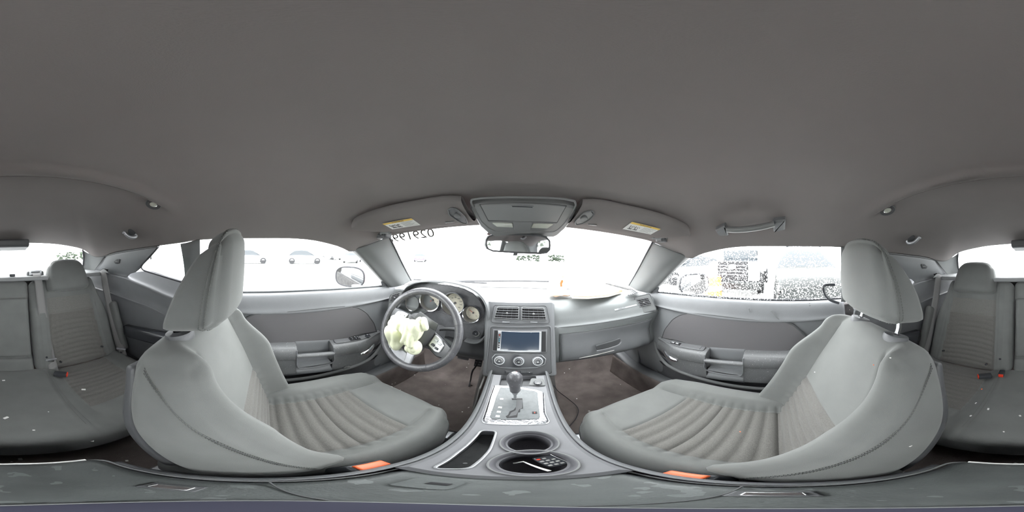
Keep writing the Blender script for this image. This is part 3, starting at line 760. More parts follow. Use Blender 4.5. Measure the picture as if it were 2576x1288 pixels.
for s in (-1, 1):
    # outer backrest from belt line to bolster
    x0, x1 = .115, .60; cb = V(s * (x0 + x1) / 2, -.775, -.69) + U * hb - N * .06; Hb = V((x1 - x0) / 2, .055, hb)
    def rbf(p, q, s=s):
        p = p.copy(); ax = p.x * s + (.115 + .60) / 2; h = p.z + hb; fr = sm(-.3, .9, q[1])
        lean = .02 * h
        seat = sm(.195 + .02 * h, .225 + .02 * h, ax) * (1 - sm(.495 - .05 * h, .535 - .05 * h, ax))
        p.y += fr * (.020 * (1 - seat) * (1 - .5 * sm(.3, .55, h)) + .012 * sm(.52, .6, ax) * (1 - sm(.4, .57, h)))
        if ax > .5: p.x -= s * .055 * sm(.25, .57, h) * sm(.5, .6, ax)
        if seat > .85 and q[1] > .85 and h < .345: p.y += .008 * rib(h + .004 * ((ax - .36) / .13) ** 2 * 4, .031) - .002
        g = math.exp(-((h - .36) / .004) ** 2) * seat
        g = max(g, math.exp(-((ax - .155) / .003) ** 2) * .7, math.exp(-((ax - (.535 - .05 * h)) / .0035) ** 2) * (1 if h < .5 else 0), math.exp(-((ax - (.195 + .02 * h)) / .0035) ** 2))
        p.y -= fr * .0055 * g
        return p
    def rbm(q, s=s):
        ax = q[0] * s * (.2425) + .3575; h = q[2] * hb + hb
        if q[1] > .8 and .205 + .02 * h < ax < .515 - .05 * h: return 2 if .36 < h < .46 else (1 if h <= .36 else 0)
        return 0
    obj('backrest', rbox(cb, Hb, .042, .0072, rbf, M, rbm), [FAB, FABI, FABW], t, sharp=80)
    # moulded headrest
    hcx = V(s * .355, -.962, -.130)
    def rhf(p, q, s=s):
        p = p.copy(); k = (q[2] + 1) / 2; p.x *= 1.04 - .20 * k ** 2.2; p.y += -.012 * q[0] ** 2 + .012 * (1 - k) * (q[1] > 0); p.z -= .02 * abs(q[0]) ** 3 * k
        g = math.exp(-((abs(q[0]) - .80) / .02) ** 2) * (1 if q[1] > 0 else 0); p.y -= .002 * g
        return p
    obj('headrest', rbox(hcx, (.132, .050, .100), .04, .009, rhf, M), FAB, t, sharp=80)
    # small fastener buttons
    for x, h in ((.175, .10), (.245, .055), (.50, .09)):
        c = V(s * x, -.775, -.69) + U * h + N * .012
        obj('button', lathe(c, N, [(.0062, -.01), (.006, .004), (.004, .006), (0, .0065)], 16), PLAG, t)
    # child seat cover flap on side
    obj('side_bolster', rbox(V(s * .612, -.80, -.48) , (.022, .05, .17), .02, .03, None, M), FAB, t)
# centre section
cb = V(0, -.775, -.69) + U * .287 - N * .062; 
obj('centre_backrest', rbox(cb, (.112, .050, .287), .03, .02, lambda p, q: p - V(0, .016, 0) * (1 if (q[1] > 0 and -.62 < q[2] < .60) else 0), M), FAB, t, sharp=80)
c2 = V(0, -.775, -.69) + U * .292 - N * .030
obj('centre_armrest', rbox(c2, (.102, .036, .176), .016, .01, lambda p, q: p + V(0, .004 * (1 - q[0] ** 2), 0) if q[1] > 0 else p, M), FAB, t, sharp=80)
c3 = V(0, -.775, -.69) + U * .052 - N * .035
obj('lower_pad', rbox(c3, (.108, .040, .052), .02, .02, None, M), FAB, t, sharp=80)

# ---- rear belts
def belt(pts, s, label, wd=.023, tongue=None):
    p0 = Vector(pts[-1]); t = thing('seat_belt', label, 'seat belt', (p0.x, p0.y, -.88))
    obj('webbing', tube(crv(pts, 8), wd, 10, flat=((1, 0, 0) if not s else (.35 * s, .9, .2), .05 if s else 1.0)) if False else ribbon(pts, wd, s), WEB, t, solid=.0012)
    if tongue:
        q, d = Vector(tongue[0]), Vector(tongue[1]).normalized(); n = Vector(tongue[2]).normalized(); x = d.cross(n).normalized()
        MM = Matrix((x, n, d)).transposed()
        obj('tongue_slider', rbox(q, (.029, .006, .006), .003, .01, None, MM), SIL, t, label='silver belt tongue bar')
        obj('tongue_plate', plate([q + x * a + d * b for a, b in ((-.017, .004), (.017, .004), (.012, .045), (-.012, .045))], n, .003, .001, rc=.004), CHR, t, label='chrome belt tongue')
        obj('tongue_slot', plate([q + x * a + d * b + n * .0026 for a, b in ((-.007, .022), (.007, .022), (.007, .036), (-.007, .036))], n, .001, .0003), BLACK, t)
    return t
def ribbon(pts, wd, n):
    """flat webbing: pts centre line, n = direction its face looks"""
    ps = crv(pts, 10); n = Vector(n); v = []; f = []
    for i, p in enumerate(ps):
        tt = (ps[min(i + 1, len(ps) - 1)] - ps[max(i - 1, 0)]).normalized(); sd = tt.cross(n).normalized()
        for k in (-1, -.5, 0, .5, 1): v.append(p + sd * wd * k)
    for i in range(len(ps) - 1):
        for k in range(4): a = i * 5 + k; f.append((a, a + 1, a + 6, a + 5))
    return v, f
NB = N
a0 = V(-.165, -1.01, -.112)
belt([a0, V(-.166, -.965, -.120), V(-.170, -.925, -.17), V(-.178, -.885, -.33), V(-.188, -.84, -.48), V(-.196, -.795, -.60), V(-.20, -.765, -.66), V(-.20, -.75, -.70)], NB,
     'middle rear belt running down the bench beside the centre panel', tongue=(V(-.196, -.785, -.605), V(-.0, -.06, -1), NB))
rt_ = thing('belt_guide', 'grey raised belt outlet on the parcel shelf', 'belt outlet', (-.165, -1.06, -.125))
obj('bezel', rbox((-.165, -1.05, -.118), (.055, .045, .018), .012, .02), PILL, rt_)
obj('outlet_plate', rbox((-.165, -1.006, -.110), (.040, .004, .016), .003, .02), SIL, rt_); obj('slot', rbox((-.165, -1.001, -.106), (.028, .002, .003), .001, .02), BLACK, rt_)
cl = thing('child_seat_anchor', 'small black anchor cover on the parcel shelf', 'anchor', (-.02, -.985, -.125)); obj('cover', rbox((-.02, -.99, -.118), (.017, .012, .008), .004, .01), PLAG, cl); obj('hook', tube([(-.033, -.98, -.118), (-.033, -.972, -.112), (-.007, -.972, -.112), (-.007, -.98, -.118)], .002, 6), BLACK, cl)
for s in (-1, 1):
    who = 'driver' if s < 0 else 'passenger'
    belt([V(s * .600, -.925, -.108), V(s * .594, -.905, -.14), V(s * .592, -.87, -.26), V(s * .590, -.81, -.42), V(s * .586, -.755, -.56), V(s * .583, -.72, -.62), V(s * .582, -.70, -.67)], V(-s * .9, .45, .1),
         f'outer rear belt hanging down the {who} side wall', tongue=(V(s * .582, -.722, -.615), V(0, .12, -1), V(-s * .9, .45, .1)))
    g = thing('belt_guide', f'pale belt guide under the {who} side quarter trim', 'belt guide', (s * .60, -.93, -.14))
    obj('ramp', plate([(s * .605, -.965, -.125), (s * .604, -.925, -.106), (s * .603, -.885, -.108), (s * .602, -.845, -.128)], (-s, .2, .3), .006, .002), PILL, g)
    # rear buckles
    b = P(152, 941, z=-.645) if s < 0 else P(2478, 946, z=-.645)
    k = thing('rear_buckle', f'dark rear belt buckle with red button lying on the {who} side of the bench', 'buckle', (b.x, b.y, -.66))
    d = V(-s * .25 if s < 0 else .9, .5, .12).normalized() if False else (V(-.75, .65, .05).normalized() if s < 0 else V(.8, .5, .1).normalized())
    d = V(-.8, .5, .05).normalized() if s < 0 else V(.85, .45, .05).normalized()
    MM = Matrix((d, V(0, 0, 1).cross(d).normalized(), d.cross(V(0, 0, 1).cross(d).normalized()))).transposed()
    obj('buckle_body', rbox(b, (.030, .016, .011), .006, .02, None, MM), PLAG, k)
    obj('red_button', rbox(b + d * .029, (.004, .013, .009), .002, .02, None, MM), RED, k)
    if s > 0:
        b2 = P(2518, 945, z=-.645); k = thing('rear_buckle', 'red-faced buckle upright beside the centre panel of the bench', 'buckle', (b2.x, b2.y, -.66)); obj('buckle_body', rbox(b2 + V(0, -.02, 0), (.013, .022, .012), .005, .02), PLAG, k); obj('red_button', rbox(b2 + V(0, .003, .002), (.011, .004, .010), .003, .02), RED, k)
# right front belt loop seen beside the passenger headrest
lp = thing('belt_loop', 'dark purple curved belt guide ring beside the passenger headrest', 'belt guide', (.60, -.27, -.2))
obj('ring', tube(crv([P(2100, 716, x=.60), P(2078, 717, x=.60), P(2071, 724, x=.60), P(2076, 740, x=.60), P(2088, 754, x=.60), P(2110, 762, x=.60)], 6), .006, 10), PLAG, lp)
# ================================================================== DASHBOARD
dash = thing('dashboard', 'long grey dashboard with round gauges, centre vents and glove box', 'dashboard', (0, .95, -.60))
def dsec(x):
    """profile of the dash at x, top rear to bottom"""
    yb = 1.27 - .40 * (x / .70) ** 2 + .03
    pas = [(-.225, 0), (.95, -.222), (.86, -.228), (.815, -.238), (.775, -.268), (.755, -.305), (.742, -.338), (.725, -.348), (.712, -.42), (.700, -.525), (.76, -.575), (.98, -.60)]
    drv = [(-.225, 0), (1.0, -.222), (.92, -.228), (.88, -.235), (.85, -.26), (.835, -.30), (.825, -.335), (.815, -.36), (.79, -.43), (.735, -.50), (.76, -.575), (.98, -.60)]
    r = []
    if x > .05: k = sm(.05, .16, x)
    else: k = 0
    cu = .115 * sm(.12, .72, abs(x)) ** 1.25
    lift = .035 * sm(.15, .72, abs(x))
    for i, (p, d) in enumerate(zip(pas, drv)):
        if i == 0: r.append(V(x, yb, -.222)); continue
        y = d[0] + (p[0] - d[0]) * k; z = d[1] + (p[1] - d[1]) * k
        if x > .12 or x < -.2:
            y -= cu * (.9 if i > 2 else .8) * (1 if i < 8 else (.45 if i < 10 else .2)); z += lift * (1 if 3 < i < 8 else .25 if i in (2, 3) else 0)
        y = min(y, yb - .03 if i == 1 else y); 
        if i == 2: y = min(y, yb - .07)
        if i == 3: y = min(y, yb - .10)
        r.append(V(x, y, z))
    return r
xs = [-.735, -.70, -.64, -.55, -.45, -.35, -.25, -.17, -.10, 0, .05, .10, .16, .22, .30, .40, .50, .58, .64, .70, .735]
obj('dash_pad', skin([dsec(x) for x in xs], 90, 120), mat('soft_dash_plastic', (.18, .19, .192), .55, bump=.3, bscale=600, var=.04, vscale=10), dash, sharp=60)
def dpt(u, v, off=0.0):
    """first hit of a survey ray with the dash skin"""
    D = ray(u, v); t = .45
    while t < 1.4:
        p = D * t; s = dsec(p.x)
        pts = [cat(s, i / 44) for i in range(45)]
        y = min((abs(q.z - p.z), q.y) for q in pts)[1]
        if p.z < -.20 and p.y >= y - off: return p
        t += .002
    return D
# ---- glove box: door panel following the dash curve
def gp(a, b):
    x = .185 + .49 * a; s = dsec(x); top = cat(s, 7.35 / 11); bot = cat(s, 9.3 / 11); p = cat(s, (7.45 + 1.75 * b) / 11)
    return p + V(0, -.006, .0)
gl = obj('glove_box_door', grid(gp, 30, 16), PLA, dash, solid=.006)
e = [gp(i / 20, 0) for i in range(21)] + [gp(1, i / 8) for i in range(1, 9)]
obj('glove_box_gap', tube([p + V(0, -.0005, .0) for p in [gp(0, 1 - i / 8) for i in range(9)] + e], .0018, 6), SEAM, dash)
hp = [P(1498, 870, y=.668), P(1560, 851, y=.642), P(1562, 858, y=.642), P(1552, 869, y=.643), P(1502, 881, y=.668)]
hn = V(.03, -1, .12)
obj('latch_recess', plate([p + V(0, .004, 0) for p in hp], hn, .006, .002, rc=.006), PLAD, dash)
obj('latch_handle', tube(crv([P(1501, 883, y=.662), P(1530, 877, y=.650), P(1556, 868, y=.638), P(1563, 860, y=.637)], 5), .0035, 8), SILG, dash, label='pale glove box latch lip')
obj('trim_strip', tube([P(1457, 901, y=.69), P(1545, 881, y=.66)], .0013, 6), WHT, dash, label='thin pale strip under the glove box')
# crease line beads
def crs(x, i, off=-.0015): return cat(dsec(x), i / 11) + V(0, off, 0)
obj('pad_crease', tube([crs(x / 100, 6.9) for x in range(15, 72, 3)], .0022, 6), SEAM, dash)
# ---- badge strip
bp = [P(1543, 775, y=.64), P(1600, 764, y=.60), P(1601, 769, y=.60), P(1546, 784, y=.64)]
def onskin(u, v): p = dpt(u, v, .001); return p
bA, bB = dpt(1546, 780), dpt(1601, 767); bd = (bB - bA).normalized(); bn = V(bd.y, -bd.x, .55).normalized(); bu = bn.cross(bd)
q = [bA + bu * .004, bB + bu * .0035, bB - bu * .0035, bA - bu * .005]
obj('badge_strip', plate([p + bn * .001 for p in q], bn, .003, .0008, rc=.002), SIL, dash, label='silver badge strip')
text('CHALLENGER', .0095, (bA * .62 + bB * .38) + bn * .0045, bn, bu, PLAD, dash, 'badge_lettering', shear=.3)
# ---- centre stack face plane
SP = plane((0, .735, -.25), (0, -.910, .417)); SN = SP[0]; SU = V(0, .417, .910)
def S_(u, v, off=0.0): return P(u, v, pl=(SP[0], SP[1] + off))
body = [S_(1226, 758, -.03), S_(1390, 760, -.03), S_(1397, 942, -.03), S_(1217, 942, -.03)]
obj('centre_stack', plate(body, SN, .030, .006, rc=.014), PLA, dash)
for sd, u0, u1 in ((-1, 1222, 1217), (1, 1393, 1397)):
    obj('stack_side', plate([S_(u0, 765, -.03) + V(0, .22, 0), S_(u0, 765, -.03), S_(u1, 940, -.03), S_(u1, 940, -.03) + V(0, .30, 0)], (sd, 0, 0), .003), PLA, dash)
FR = [S_(1235, 822), S_(1384, 822), S_(1388, 940), S_(1222, 941)]
obj('stack_bezel', plate(FR, SN, .004, .002, rc=.012), PLAD, dash, label='darker bezel around stereo and climate dials')
def ringp(pts, r, mt, name, rc=.01, par=None):
    pts = [Vector(p) for p in pts]; out = []; N_ = len(pts)
    for i in range(N_):
        a, b, c = pts[i - 1], pts[i], pts[(i + 1) % N_]; k = min(rc, (a - b).length * .45, (c - b).length * .45)
        p1 = b + (a - b).normalized() * k; p2 = b + (c - b).normalized() * k
        for j in range(5): t_ = j / 4; out.append((1 - t_) ** 2 * p1 + 2 * t_ * (1 - t_) * b + t_ * t_ * p2)
    return obj(name, tube(out + [out[0], out[1]], r, 8, caps=False), mt, par or dash)
ringp([S_(1233, 820, .004), S_(1386, 820, .004), S_(1389, 942, .003), S_(1221, 942, .003)], .002, SILG, 'bezel_edge', .014)
# ---- centre vents
def vent(pts, n, up, par, nsl=5, nvb=5, name='air_vent', tab=True, ring=.0028, depth=.014, mtr=None):
    """pts TL TR BR BL ; a vent with dark throat, slats and vertical vanes"""
    n = Vector(n).normalized(); TL, TR, BR, BL = [Vector(p) for p in pts]
    v_ = obj(name, plate([TL, TR, BR, BL], n, .0012, .0004, rc=.003), BLACK, par, label='dark vent opening')
    mb = MB(); mv = MB()
    for i in range(nsl):
        t_ = (i + .5) / nsl; a = TL.lerp(BL, t_); b = TR.lerp(BR, t_)
        if nsl > 1: mb.add(tube([a + n * .006, b + n * .006], .0016, 6, flat=(n, 1.8)))
    for i in range(nvb):
        t_ = (i + .5) / nvb; mv.add(tube([TL.lerp(TR, t_) + n * .003, BL.lerp(BR, t_) + n * .003], .0009, 5))
    obj('vent_slats', mb, SILG, par, label='horizontal vent slats'); obj('vent_vanes', mv, PLAD, par)
    if tab: c = (TL + TR + BR + BL) / 4; obj('vent_tab', rbox(c + n * .009, (.0042, .003, .003), .0015, .01, None, fm(n, up)), CHR, par)
    ringp([TL + n * .004, TR + n * .004, BR + n * .004, BL + n * .004], ring, mtr or PILL, 'vent_frame', .006, par)
VB = [S_(1243, 767), S_(1374, 769), S_(1383, 813), S_(1235, 811)]
obj('vent_panel', plate(VB, SN, .004, .002, rc=.014), PLA, dash); ringp([p + SN * .004 for p in VB], .0018, PLAD, 'vent_panel_edge', .014)
vent([S_(1252, 772, .004), S_(1305, 773, .004), S_(1304, 805, .004), S_(1243, 802, .004)], SN, SU, dash)
vent([S_(1313, 773, .004), S_(1368, 775, .004), S_(1374, 806, .004), S_(1312, 805, .004)], SN, SU, dash)
for a in (1273, 1343): obj('vent_wheel', tube([S_(a - 9, 810, .005), S_(a, 810.5, .008), S_(a + 9, 810.5, .005)], .0022, 8), SIL, dash)
# ---- stereo
st = thing('car_stereo', 'double height touch screen stereo with dark blue-black display', 'stereo', tuple(S_(1305, 857))) if False else dash
obj('stereo_surround', plate([S_(1240, 828, .004), S_(1377, 829, .004), S_(1375, 886, .004), S_(1238, 884, .004)], SN, .003, .001, rc=.003), SILG, dash)
obj('stereo_side', plate([S_(1244, 831, .007), S_(1252, 831, .007), S_(1250, 882, .007), S_(1240, 881, .007)], SN, .002, .0006), BLACK, dash)
obj('stereo_side', plate([S_(1364, 834, .007), S_(1373, 834, .007), S_(1373, 885, .007), S_(1363, 885, .007)], SN, .002, .0006), BLACK, dash)
obj('stereo_body', plate([S_(1253, 832, .007), S_(1362, 834, .007), S_(1361, 885, .007), S_(1250, 882, .007)], SN, .006, .0015, rc=.002), SIL, dash)
obj('stereo_screen', plate([S_(1262, 833, .0125), S_(1357, 835, .0125), S_(1356, 881, .0125), S_(1259, 880, .0125)], SN, .002, .0006), SCR, dash, label='dark blue-black stereo screen')
obj('stereo_buttons', plate([S_(1253.5, 839, .0125), S_(1260, 839, .0125), S_(1257, 876, .0125), S_(1251.5, 876, .0125)], SN, .0015, .0005), PLAG, dash)
for i, (v, mt) in enumerate([(843, RED), (848, WHT), (853, mat('cyan_print', (.1, .5, .65), .4)), (858, mat('cyan_print', (.1, .5, .65), .4)), (866, WHT), (871, WHT)]):
    obj('button_mark', box(S_(1256.5 - i * .25, v, .0145), (.0018, .0016, .0005), .0004, fm(SN)), mt, dash)
# ---- climate dials
cs = [(1257, 906), (1305, 908), (1352, 908)]
zone = [S_(1238, 900, .004), S_(1246, 891, .004), S_(1280, 889, .004), S_(1330, 890, .004), S_(1362, 893, .004), S_(1373, 903, .004), S_(1370, 916, .004), S_(1350, 924, .004), S_(1305, 926, .004), S_(1258, 924, .004), S_(1240, 916, .004)]
obj('dial_panel', plate(zone, SN, .0015, .0006), PLAG, dash); ringp([p + SN * .0015 for p in zone], .0014, SIL, 'dial_panel_edge', .004)
kL = (S_(1305, 908) - S_(1286, 908)).length
for i, (u, v) in enumerate(cs):
    c = S_(u, v, .0055); k = thing('x', '', '') if False else None
    d = obj('climate_dial', lathe(c, SN, [(.0225, 0), (.0225, .004), (.0205, .013), (.0195, .0145), (.0165, .0145), (.0155, .0125), (0, .012)], 40), SIL, dash, label='silver rimmed climate dial')
    obj('dial_face', lathe(c + SN * .0122, SN, [(.0155, 0), (.0152, .0012), (0, .0016)], 30), PLAG, d)
    mb = MB(); x, y, _ = frame(SN)
    for j in range(9):
        a = math.radians(-40 + j * 32.5); 
        if i == 0: continue
        mb.add(box(c + SN * .014 + (x * math.cos(a) + y * math.sin(a)) * .0115, (.0012, .0012, .0004), .0003))
    if i == 0: mb.add(torus(c + SN * .014, SN, .011, .0008, 24, 5, a0=math.radians(-20), a1=math.radians(200)))
    mb.add(box(c + SN * .0145 - y * .003, (.0035, .0004, .0018), .0003)); obj('dial_marks', mb, WHT, d)
# ---- switch row with hazard button
obj('switch_row', plate([S_(1270, 932, .004), S_(1340, 934, .004), S_(1340, 940, .004), S_(1270, 938.5, .004)], SN, .003, .001), PLAG, dash)
for u in (1281, 1300, 1318, 1333): obj('switch', plate([S_(u - 8, 933, .0068), S_(u + 7, 933.4, .0068), S_(u + 7, 938.6, .0068), S_(u - 8, 938, .0068)], SN, .002, .0008), PLAD, dash)
c = S_(1299.5, 936, .0088); x, y, _ = frame(SN); obj('hazard_triangle', plate([c - x * .0045 - y * .0028, c + x * .0045 - y * .0028, c + y * .0045], SN, .0006, .0002), RED, dash)
obj('switch_lamp', box(S_(1332, 937, .009), (.0022, .0005, .0015), .0004, fm(SN)), WHT, dash)
# ---- binnacle: arched hood and bezel with four gauges
BY = .745
arch = [(1003, 775), (1010, 748), (1020, 729), (1034, 718), (1055, 711), (1090, 709), (1130, 713), (1165, 721), (1192, 733), (1212, 752), (1223, 776), (1227, 805), (1224, 830), (1216, 850), (1203, 861), (1185, 862), (1168, 857)]
A0 = [P(u, v, y=BY - .03) for u, v in arch]
cen = V(-.36, BY, -.33)
rows = []
for dy, g in ((.0, 0.0), (-.004, .004), (0, .009), (.02, .012), (.10, .014), (.20, .010)):
    rows.append([p + V(0, dy, 0) + V((p - cen).x, 0, (p - cen).z).normalized() * g - V(0, 0, .25 * max(0, dy - .02) * (1 if p.z > -.3 else 0)) * (1 if dy > .05 else 0) for p in A0])
hood_in = [p + V(0, .07, 0) for p in A0]
obj('gauge_hood', skin([hood_in] + rows, 90, 30), mat('hood_plastic', (.16, .165, .17), .45, bump=.3, bscale=600), dash, sharp=60)
BP = plane((-.37, BY + .03, -.30), (.06, -.97, .18)); BN = BP[0]
def Bz(u, v, off=0): return P(u, v, pl=(BP[0], BP[1] + off))
bz = [(1000, 770), (1010, 745), (1022, 728), (1036, 720), (1060, 714), (1095, 713), (1135, 718), (1168, 726), (1190, 737), (1209, 756), (1219, 778), (1222, 805), (1219, 830), (1211, 849), (1200, 857), (1184, 858), (1150, 852), (1130, 846), (1000, 850)]
pan = obj('gauge_panel', plate([Bz(u, v, -.0) for u, v in bz], BN, .006, .003), mat('panel_plastic', (.15, .152, .16), .4, bump=.35, bscale=400, var=.15, vscale=50), dash)
lower = [(1040, 800), (1075, 785), (1100, 783), (1128, 792), (1150, 806), (1168, 812), (1185, 813), (1205, 806), (1216, 795)]
obj('gauge_panel_ledge', tube(crv([Bz(u, v, .006) for u, v in lower], 5), .004, 8), SILG, dash)
cut_ = []
for u, v, rad in ((1043, 761, .046), (1086, 755, .058), (1143, 763, .060), (1189, 788, .043)):
    c_ = Bz(u, v, .004); n_ = V(.05, -1, .12).normalized(); o_ = obj('cutter', lathe(c_ - n_ * .06, n_, [(rad * .99, 0), (rad * .99, .12)], 48), CHR); cut_.append(o_)
bpy.context.view_layer.update(); boolcut(pan, cut_)
def gauge(u, v, rad, tilt, needle, nums, big):
    c = Bz(u, v, .004); n = V(.05 + tilt, -1, .12).normalized(); x, y, _ = frame(n)
    g = obj('gauge', lathe(c, n, [(rad * .97, .030), (rad * 1.04, .032), (rad * 1.06, .026), (rad * 1.02, .004)], 48, cap=False), CHR, dash, label='chrome rimmed gauge')
    obj('gauge_well', lathe(c, n, [(rad * .97, .030), (rad * .92, .010), (rad * .88, -.012), (rad * .86, -.016)], 48, cap=False), mat('well_grey', (.20, .195, .18), .6), g)
    # bright rings and cream face
    obj('gauge_face', lathe(c - n * .0145, n, [(rad * .90, 0), (rad * .885, .003), (rad * .80, .003), (rad * .79, .0015), (0, .0015)], 48), CREAM, g, label='cream gauge face')
    mb = MB(); K = 31 if big else 13
    for i in range(K):
        a = math.radians(225 - 270 * i / (K - 1)); e = x * math.cos(a) + y * math.sin(a); L = .12 if i % 5 == 0 or not big else .06
        mb.add(tube([c - n * .0125 + e * rad * .74, c - n * .0125 + e * rad * (.74 - L)], .0005, 4))
    obj('gauge_ticks', mb, INK, g)
    for i, s_ in enumerate(nums):
        a = math.radians(225 - 270 * i / (len(nums) - 1)); e = x * math.cos(a) + y * math.sin(a)
        text(s_, rad * .17, c - n * .0123 + e * rad * .52, n, (0, 0, 1), INK, g, 'gauge_number', ext=.0002)
    a = math.radians(needle); e = x * math.cos(a) + y * math.sin(a)
    obj('needle', tube([c - n * .009 - e * rad * .12, c - n * .009 + e * rad * .62], .0011, 6), RED, g); obj('needle_hub', lathe(c - n * .012, n, [(rad * .12, 0), (rad * .11, .005), (0, .006)], 16), PLAD, g)
gauge(1043, 761, .046, .05, 215, ['E', 'F'], False)
gauge(1086, 755, .058, .05, 222, [str(i) for i in range(0, 9)], True)
gauge(1143, 763, .060, .0, 225, [str(i) for i in range(0, 161, 20)], True)
gauge(1189, 788, .043, -.05, 145, ['C', 'H'], False)
c = Bz(1198, 838, .006); ig = obj('ignition_ring', lathe(c, BN, [(.0185, 0), (.0185, .005), (.0165, .009), (.0135, .009), (.013, .004)], 32, cap=False), CHR, dash, label='chrome ring of the ignition switch')
obj('ignition_switch', lathe(c + BN * .004, BN, [(.013, 0), (.0125, .006), (0, .007)], 24), PLAG, ig); obj('key_slot', box(c + BN * .011, (.003, .001, .007), .0005, fm(BN)), SIL, ig)
# lower knee panel and column shroud
kp = [[P(u, v, y=yy) for u, v in ((985, 860), (1050, 862), (1130, 862), (1200, 864), (1222, 862))] for yy, v in ((.76, 0),)]
obj('knee_panel', skin([[(-.62, .74, -.42), (-.45, .765, -.43), (-.30, .765, -.44), (-.15, .765, -.44)], [(-.62, .70, -.50), (-.45, .72, -.52), (-.30, .72, -.52), (-.15, .72, -.52)], [(-.62, .76, -.575), (-.45, .76, -.585), (-.30, .76, -.585), (-.15, .76, -.585)]], 30, 20), PLAD, dash, solid=.01)
# ---- side vents
vn = V(-.62, -.78, .25).normalized()
ev = [P(1594, 751, y=.66), P(1640, 741, y=.615), P(1654, 777, y=.575), P(1613, 788, y=.625)]
def evp(pts, s=1): return pts
def side_vent(pl, pix, mirror=False):
    fr, op = pix
    n = pl[0]; F = [P(u, v, pl=pl) for u, v in fr]; O = [P(u, v, pl=(pl[0], pl[1] + .006)) for u, v in op]
    obj('side_vent_panel', plate([p - n * .03 for p in F], n, .036, .003, rc=.010), PILL, dash, label='pale vent surround at the dash end'); ringp([p + n * .006 for p in F], .0016, PLAD, 'side_vent_edge', .012)
    vent(O, n, (0, 0, 1), dash, nsl=5, nvb=4, ring=.001)
side_vent(plane((.655, .645, -.25), (-.60, -.76, .24)), ([(1594, 748), (1634, 738), (1652, 779), (1612, 789)], [(1600, 753), (1629, 748), (1639, 766), (1609, 773)]))
side_vent(plane((-.655, .655, -.25), (.60, -.76, .24)), ([(981, 742), (1012, 730), (1008, 770), (974, 790)], [(987, 741), (1006, 735), (1001, 756), (979, 760)]))
# defroster grille and speaker at passenger end, top of dash
n = V(0, -.1, 1)
sp = [P(u, v, z=-.200) for u, v in ((1568, 735), (1592, 729), (1607, 737), (1580, 744))]
obj('speaker_grille', plate([p for p in sp], n, .003, .001, rc=.006), PLA, dash)
for i in range(5):
    a = sp[0].lerp(sp[1], (i + .6) / 5.2); b = sp[3].lerp(sp[2], (i + .2) / 5.2); obj('grille_slot', tube([a + n * .003, b + n * .003], .0042, 6, flat=(n, .3)), BLACK, dash)
obj('defroster_slot', tube([(-.50, .93, -.214), (-.30, 1.05, -.214), (0, 1.10, -.214), (.30, 1.05, -.214), (.50, .93, -.214)], .008, 6, flat=(n, .3)), BLACK, dash)
# wiper arms beyond the glass
wp = thing('wiper_blade', 'thin black wiper resting along the base of the windscreen', 'wiper', (0, 1.3, -.22))
obj('blade', tube(crv([P(1040, 703, y=1.18), P(1100, 706, y=1.30), P(1200, 707, y=1.34), P(1300, 706.5, y=1.36), P(1385, 708, y=1.34)], 5), .006, 6), RUB, wp); obj('arm', tube([P(1225, 712, y=1.33), P(1150, 708, y=1.32), P(1120, 705, y=1.31)], .007, 6), RUB, wp)
hd = skin([[(-.85, 1.30, -.32), (-.4, 1.42, -.29), (0, 1.46, -.285), (.4, 1.42, -.29), (.85, 1.30, -.32)], [(-.86, 2.0, -.40), (-.4, 2.0, -.37), (0, 2.0, -.36), (.4, 2.0, -.37), (.86, 2.0, -.40)], [(-.84, 2.6, -.52), (-.4, 2.65, -.48), (0, 2.66, -.47), (.4, 2.65, -.48), (.84, 2.6, -.52)]], 30, 20)
obj('hood_panel', hd, PNT, label='dark red hood panel ahead of the windscreen', cat='hood', solid=-.02)

# ---- papers and bag on the dash
pb = thing('paper_tray', 'thick white folder with tan edges lying open on the passenger side of the dash', 'folder', (.36, .80, -.22))
dbv = bvh(bpy.data.objects['dash_pad'])
def drop(p, off=.001):
    q, n, i, d_ = dbv.ray_cast(V(p.x, p.y, .1), V(0, 0, -1)); return V(p.x, p.y, (q.z if q else -.22) + off)
T_ = [P(1440, 751, z=-.222), P(1480, 752, z=-.222), P(1530, 747, z=-.222), P(1566, 737, z=-.222)]
T_ = [P(u, v, z=-.204 - .010 * i / 3) for i, (u, v) in enumerate(((1440, 751), (1480, 752), (1530, 747), (1566, 737)))]
up = V(0, 0, 1)
back = [p + V(.02, .15, .002) for p in T_]
obj('folder_board', plate(T_ + back[::-1], up, .010, .003, rc=.006), mat('pale_card', (.82, .74, .62), .7), pb)
obj('paper_sheets', plate([T_[0] + V(.008, .006, .010), T_[3] + V(-.012, .006, .010), back[3] + V(-.01, -.01, .012), back[0] + V(.008, -.01, .012)], up, .008, .002), WHT, pb)
obj('tan_edge', tube([T_[0] + V(.004, .002, .011), T_[1] + V(0, .002, .011), T_[2] + V(0, .002, .011), T_[3] + V(0, .002, .011)], .0018, 6), mat('tan_edge', (.55, .33, .2), .8), pb)
obj('folded_corner', plate([T_[3] + V(-.03, .004, .012), T_[3] + V(0, .002, .012), T_[3] + V(.01, .05, .014)], up, .004, .001), ORA, pb)
bg_ = thing('plastic_bag', 'crumpled white bag with an orange print standing on the dash beside the folder', 'bag', (.20, .88, -.22))
def bagf(p, q):
    p = p.copy(); p.x *= 1 - .25 * (q[2] + 1) / 2; w_ = noise.noise(p * 26) * .014 + noise.noise(p * 60) * .005; return p + p.normalized() * w_
bc = P(1412, 720, y=.90)
obj('bag_body', rbox((bc.x - .02, bc.y + .02, -.168), (.058, .040, .036), .03, .008, bagf), mat('white_plastic_film', (.85, .85, .84), .35, bump=.3, bscale=60), bg_, sharp=80)
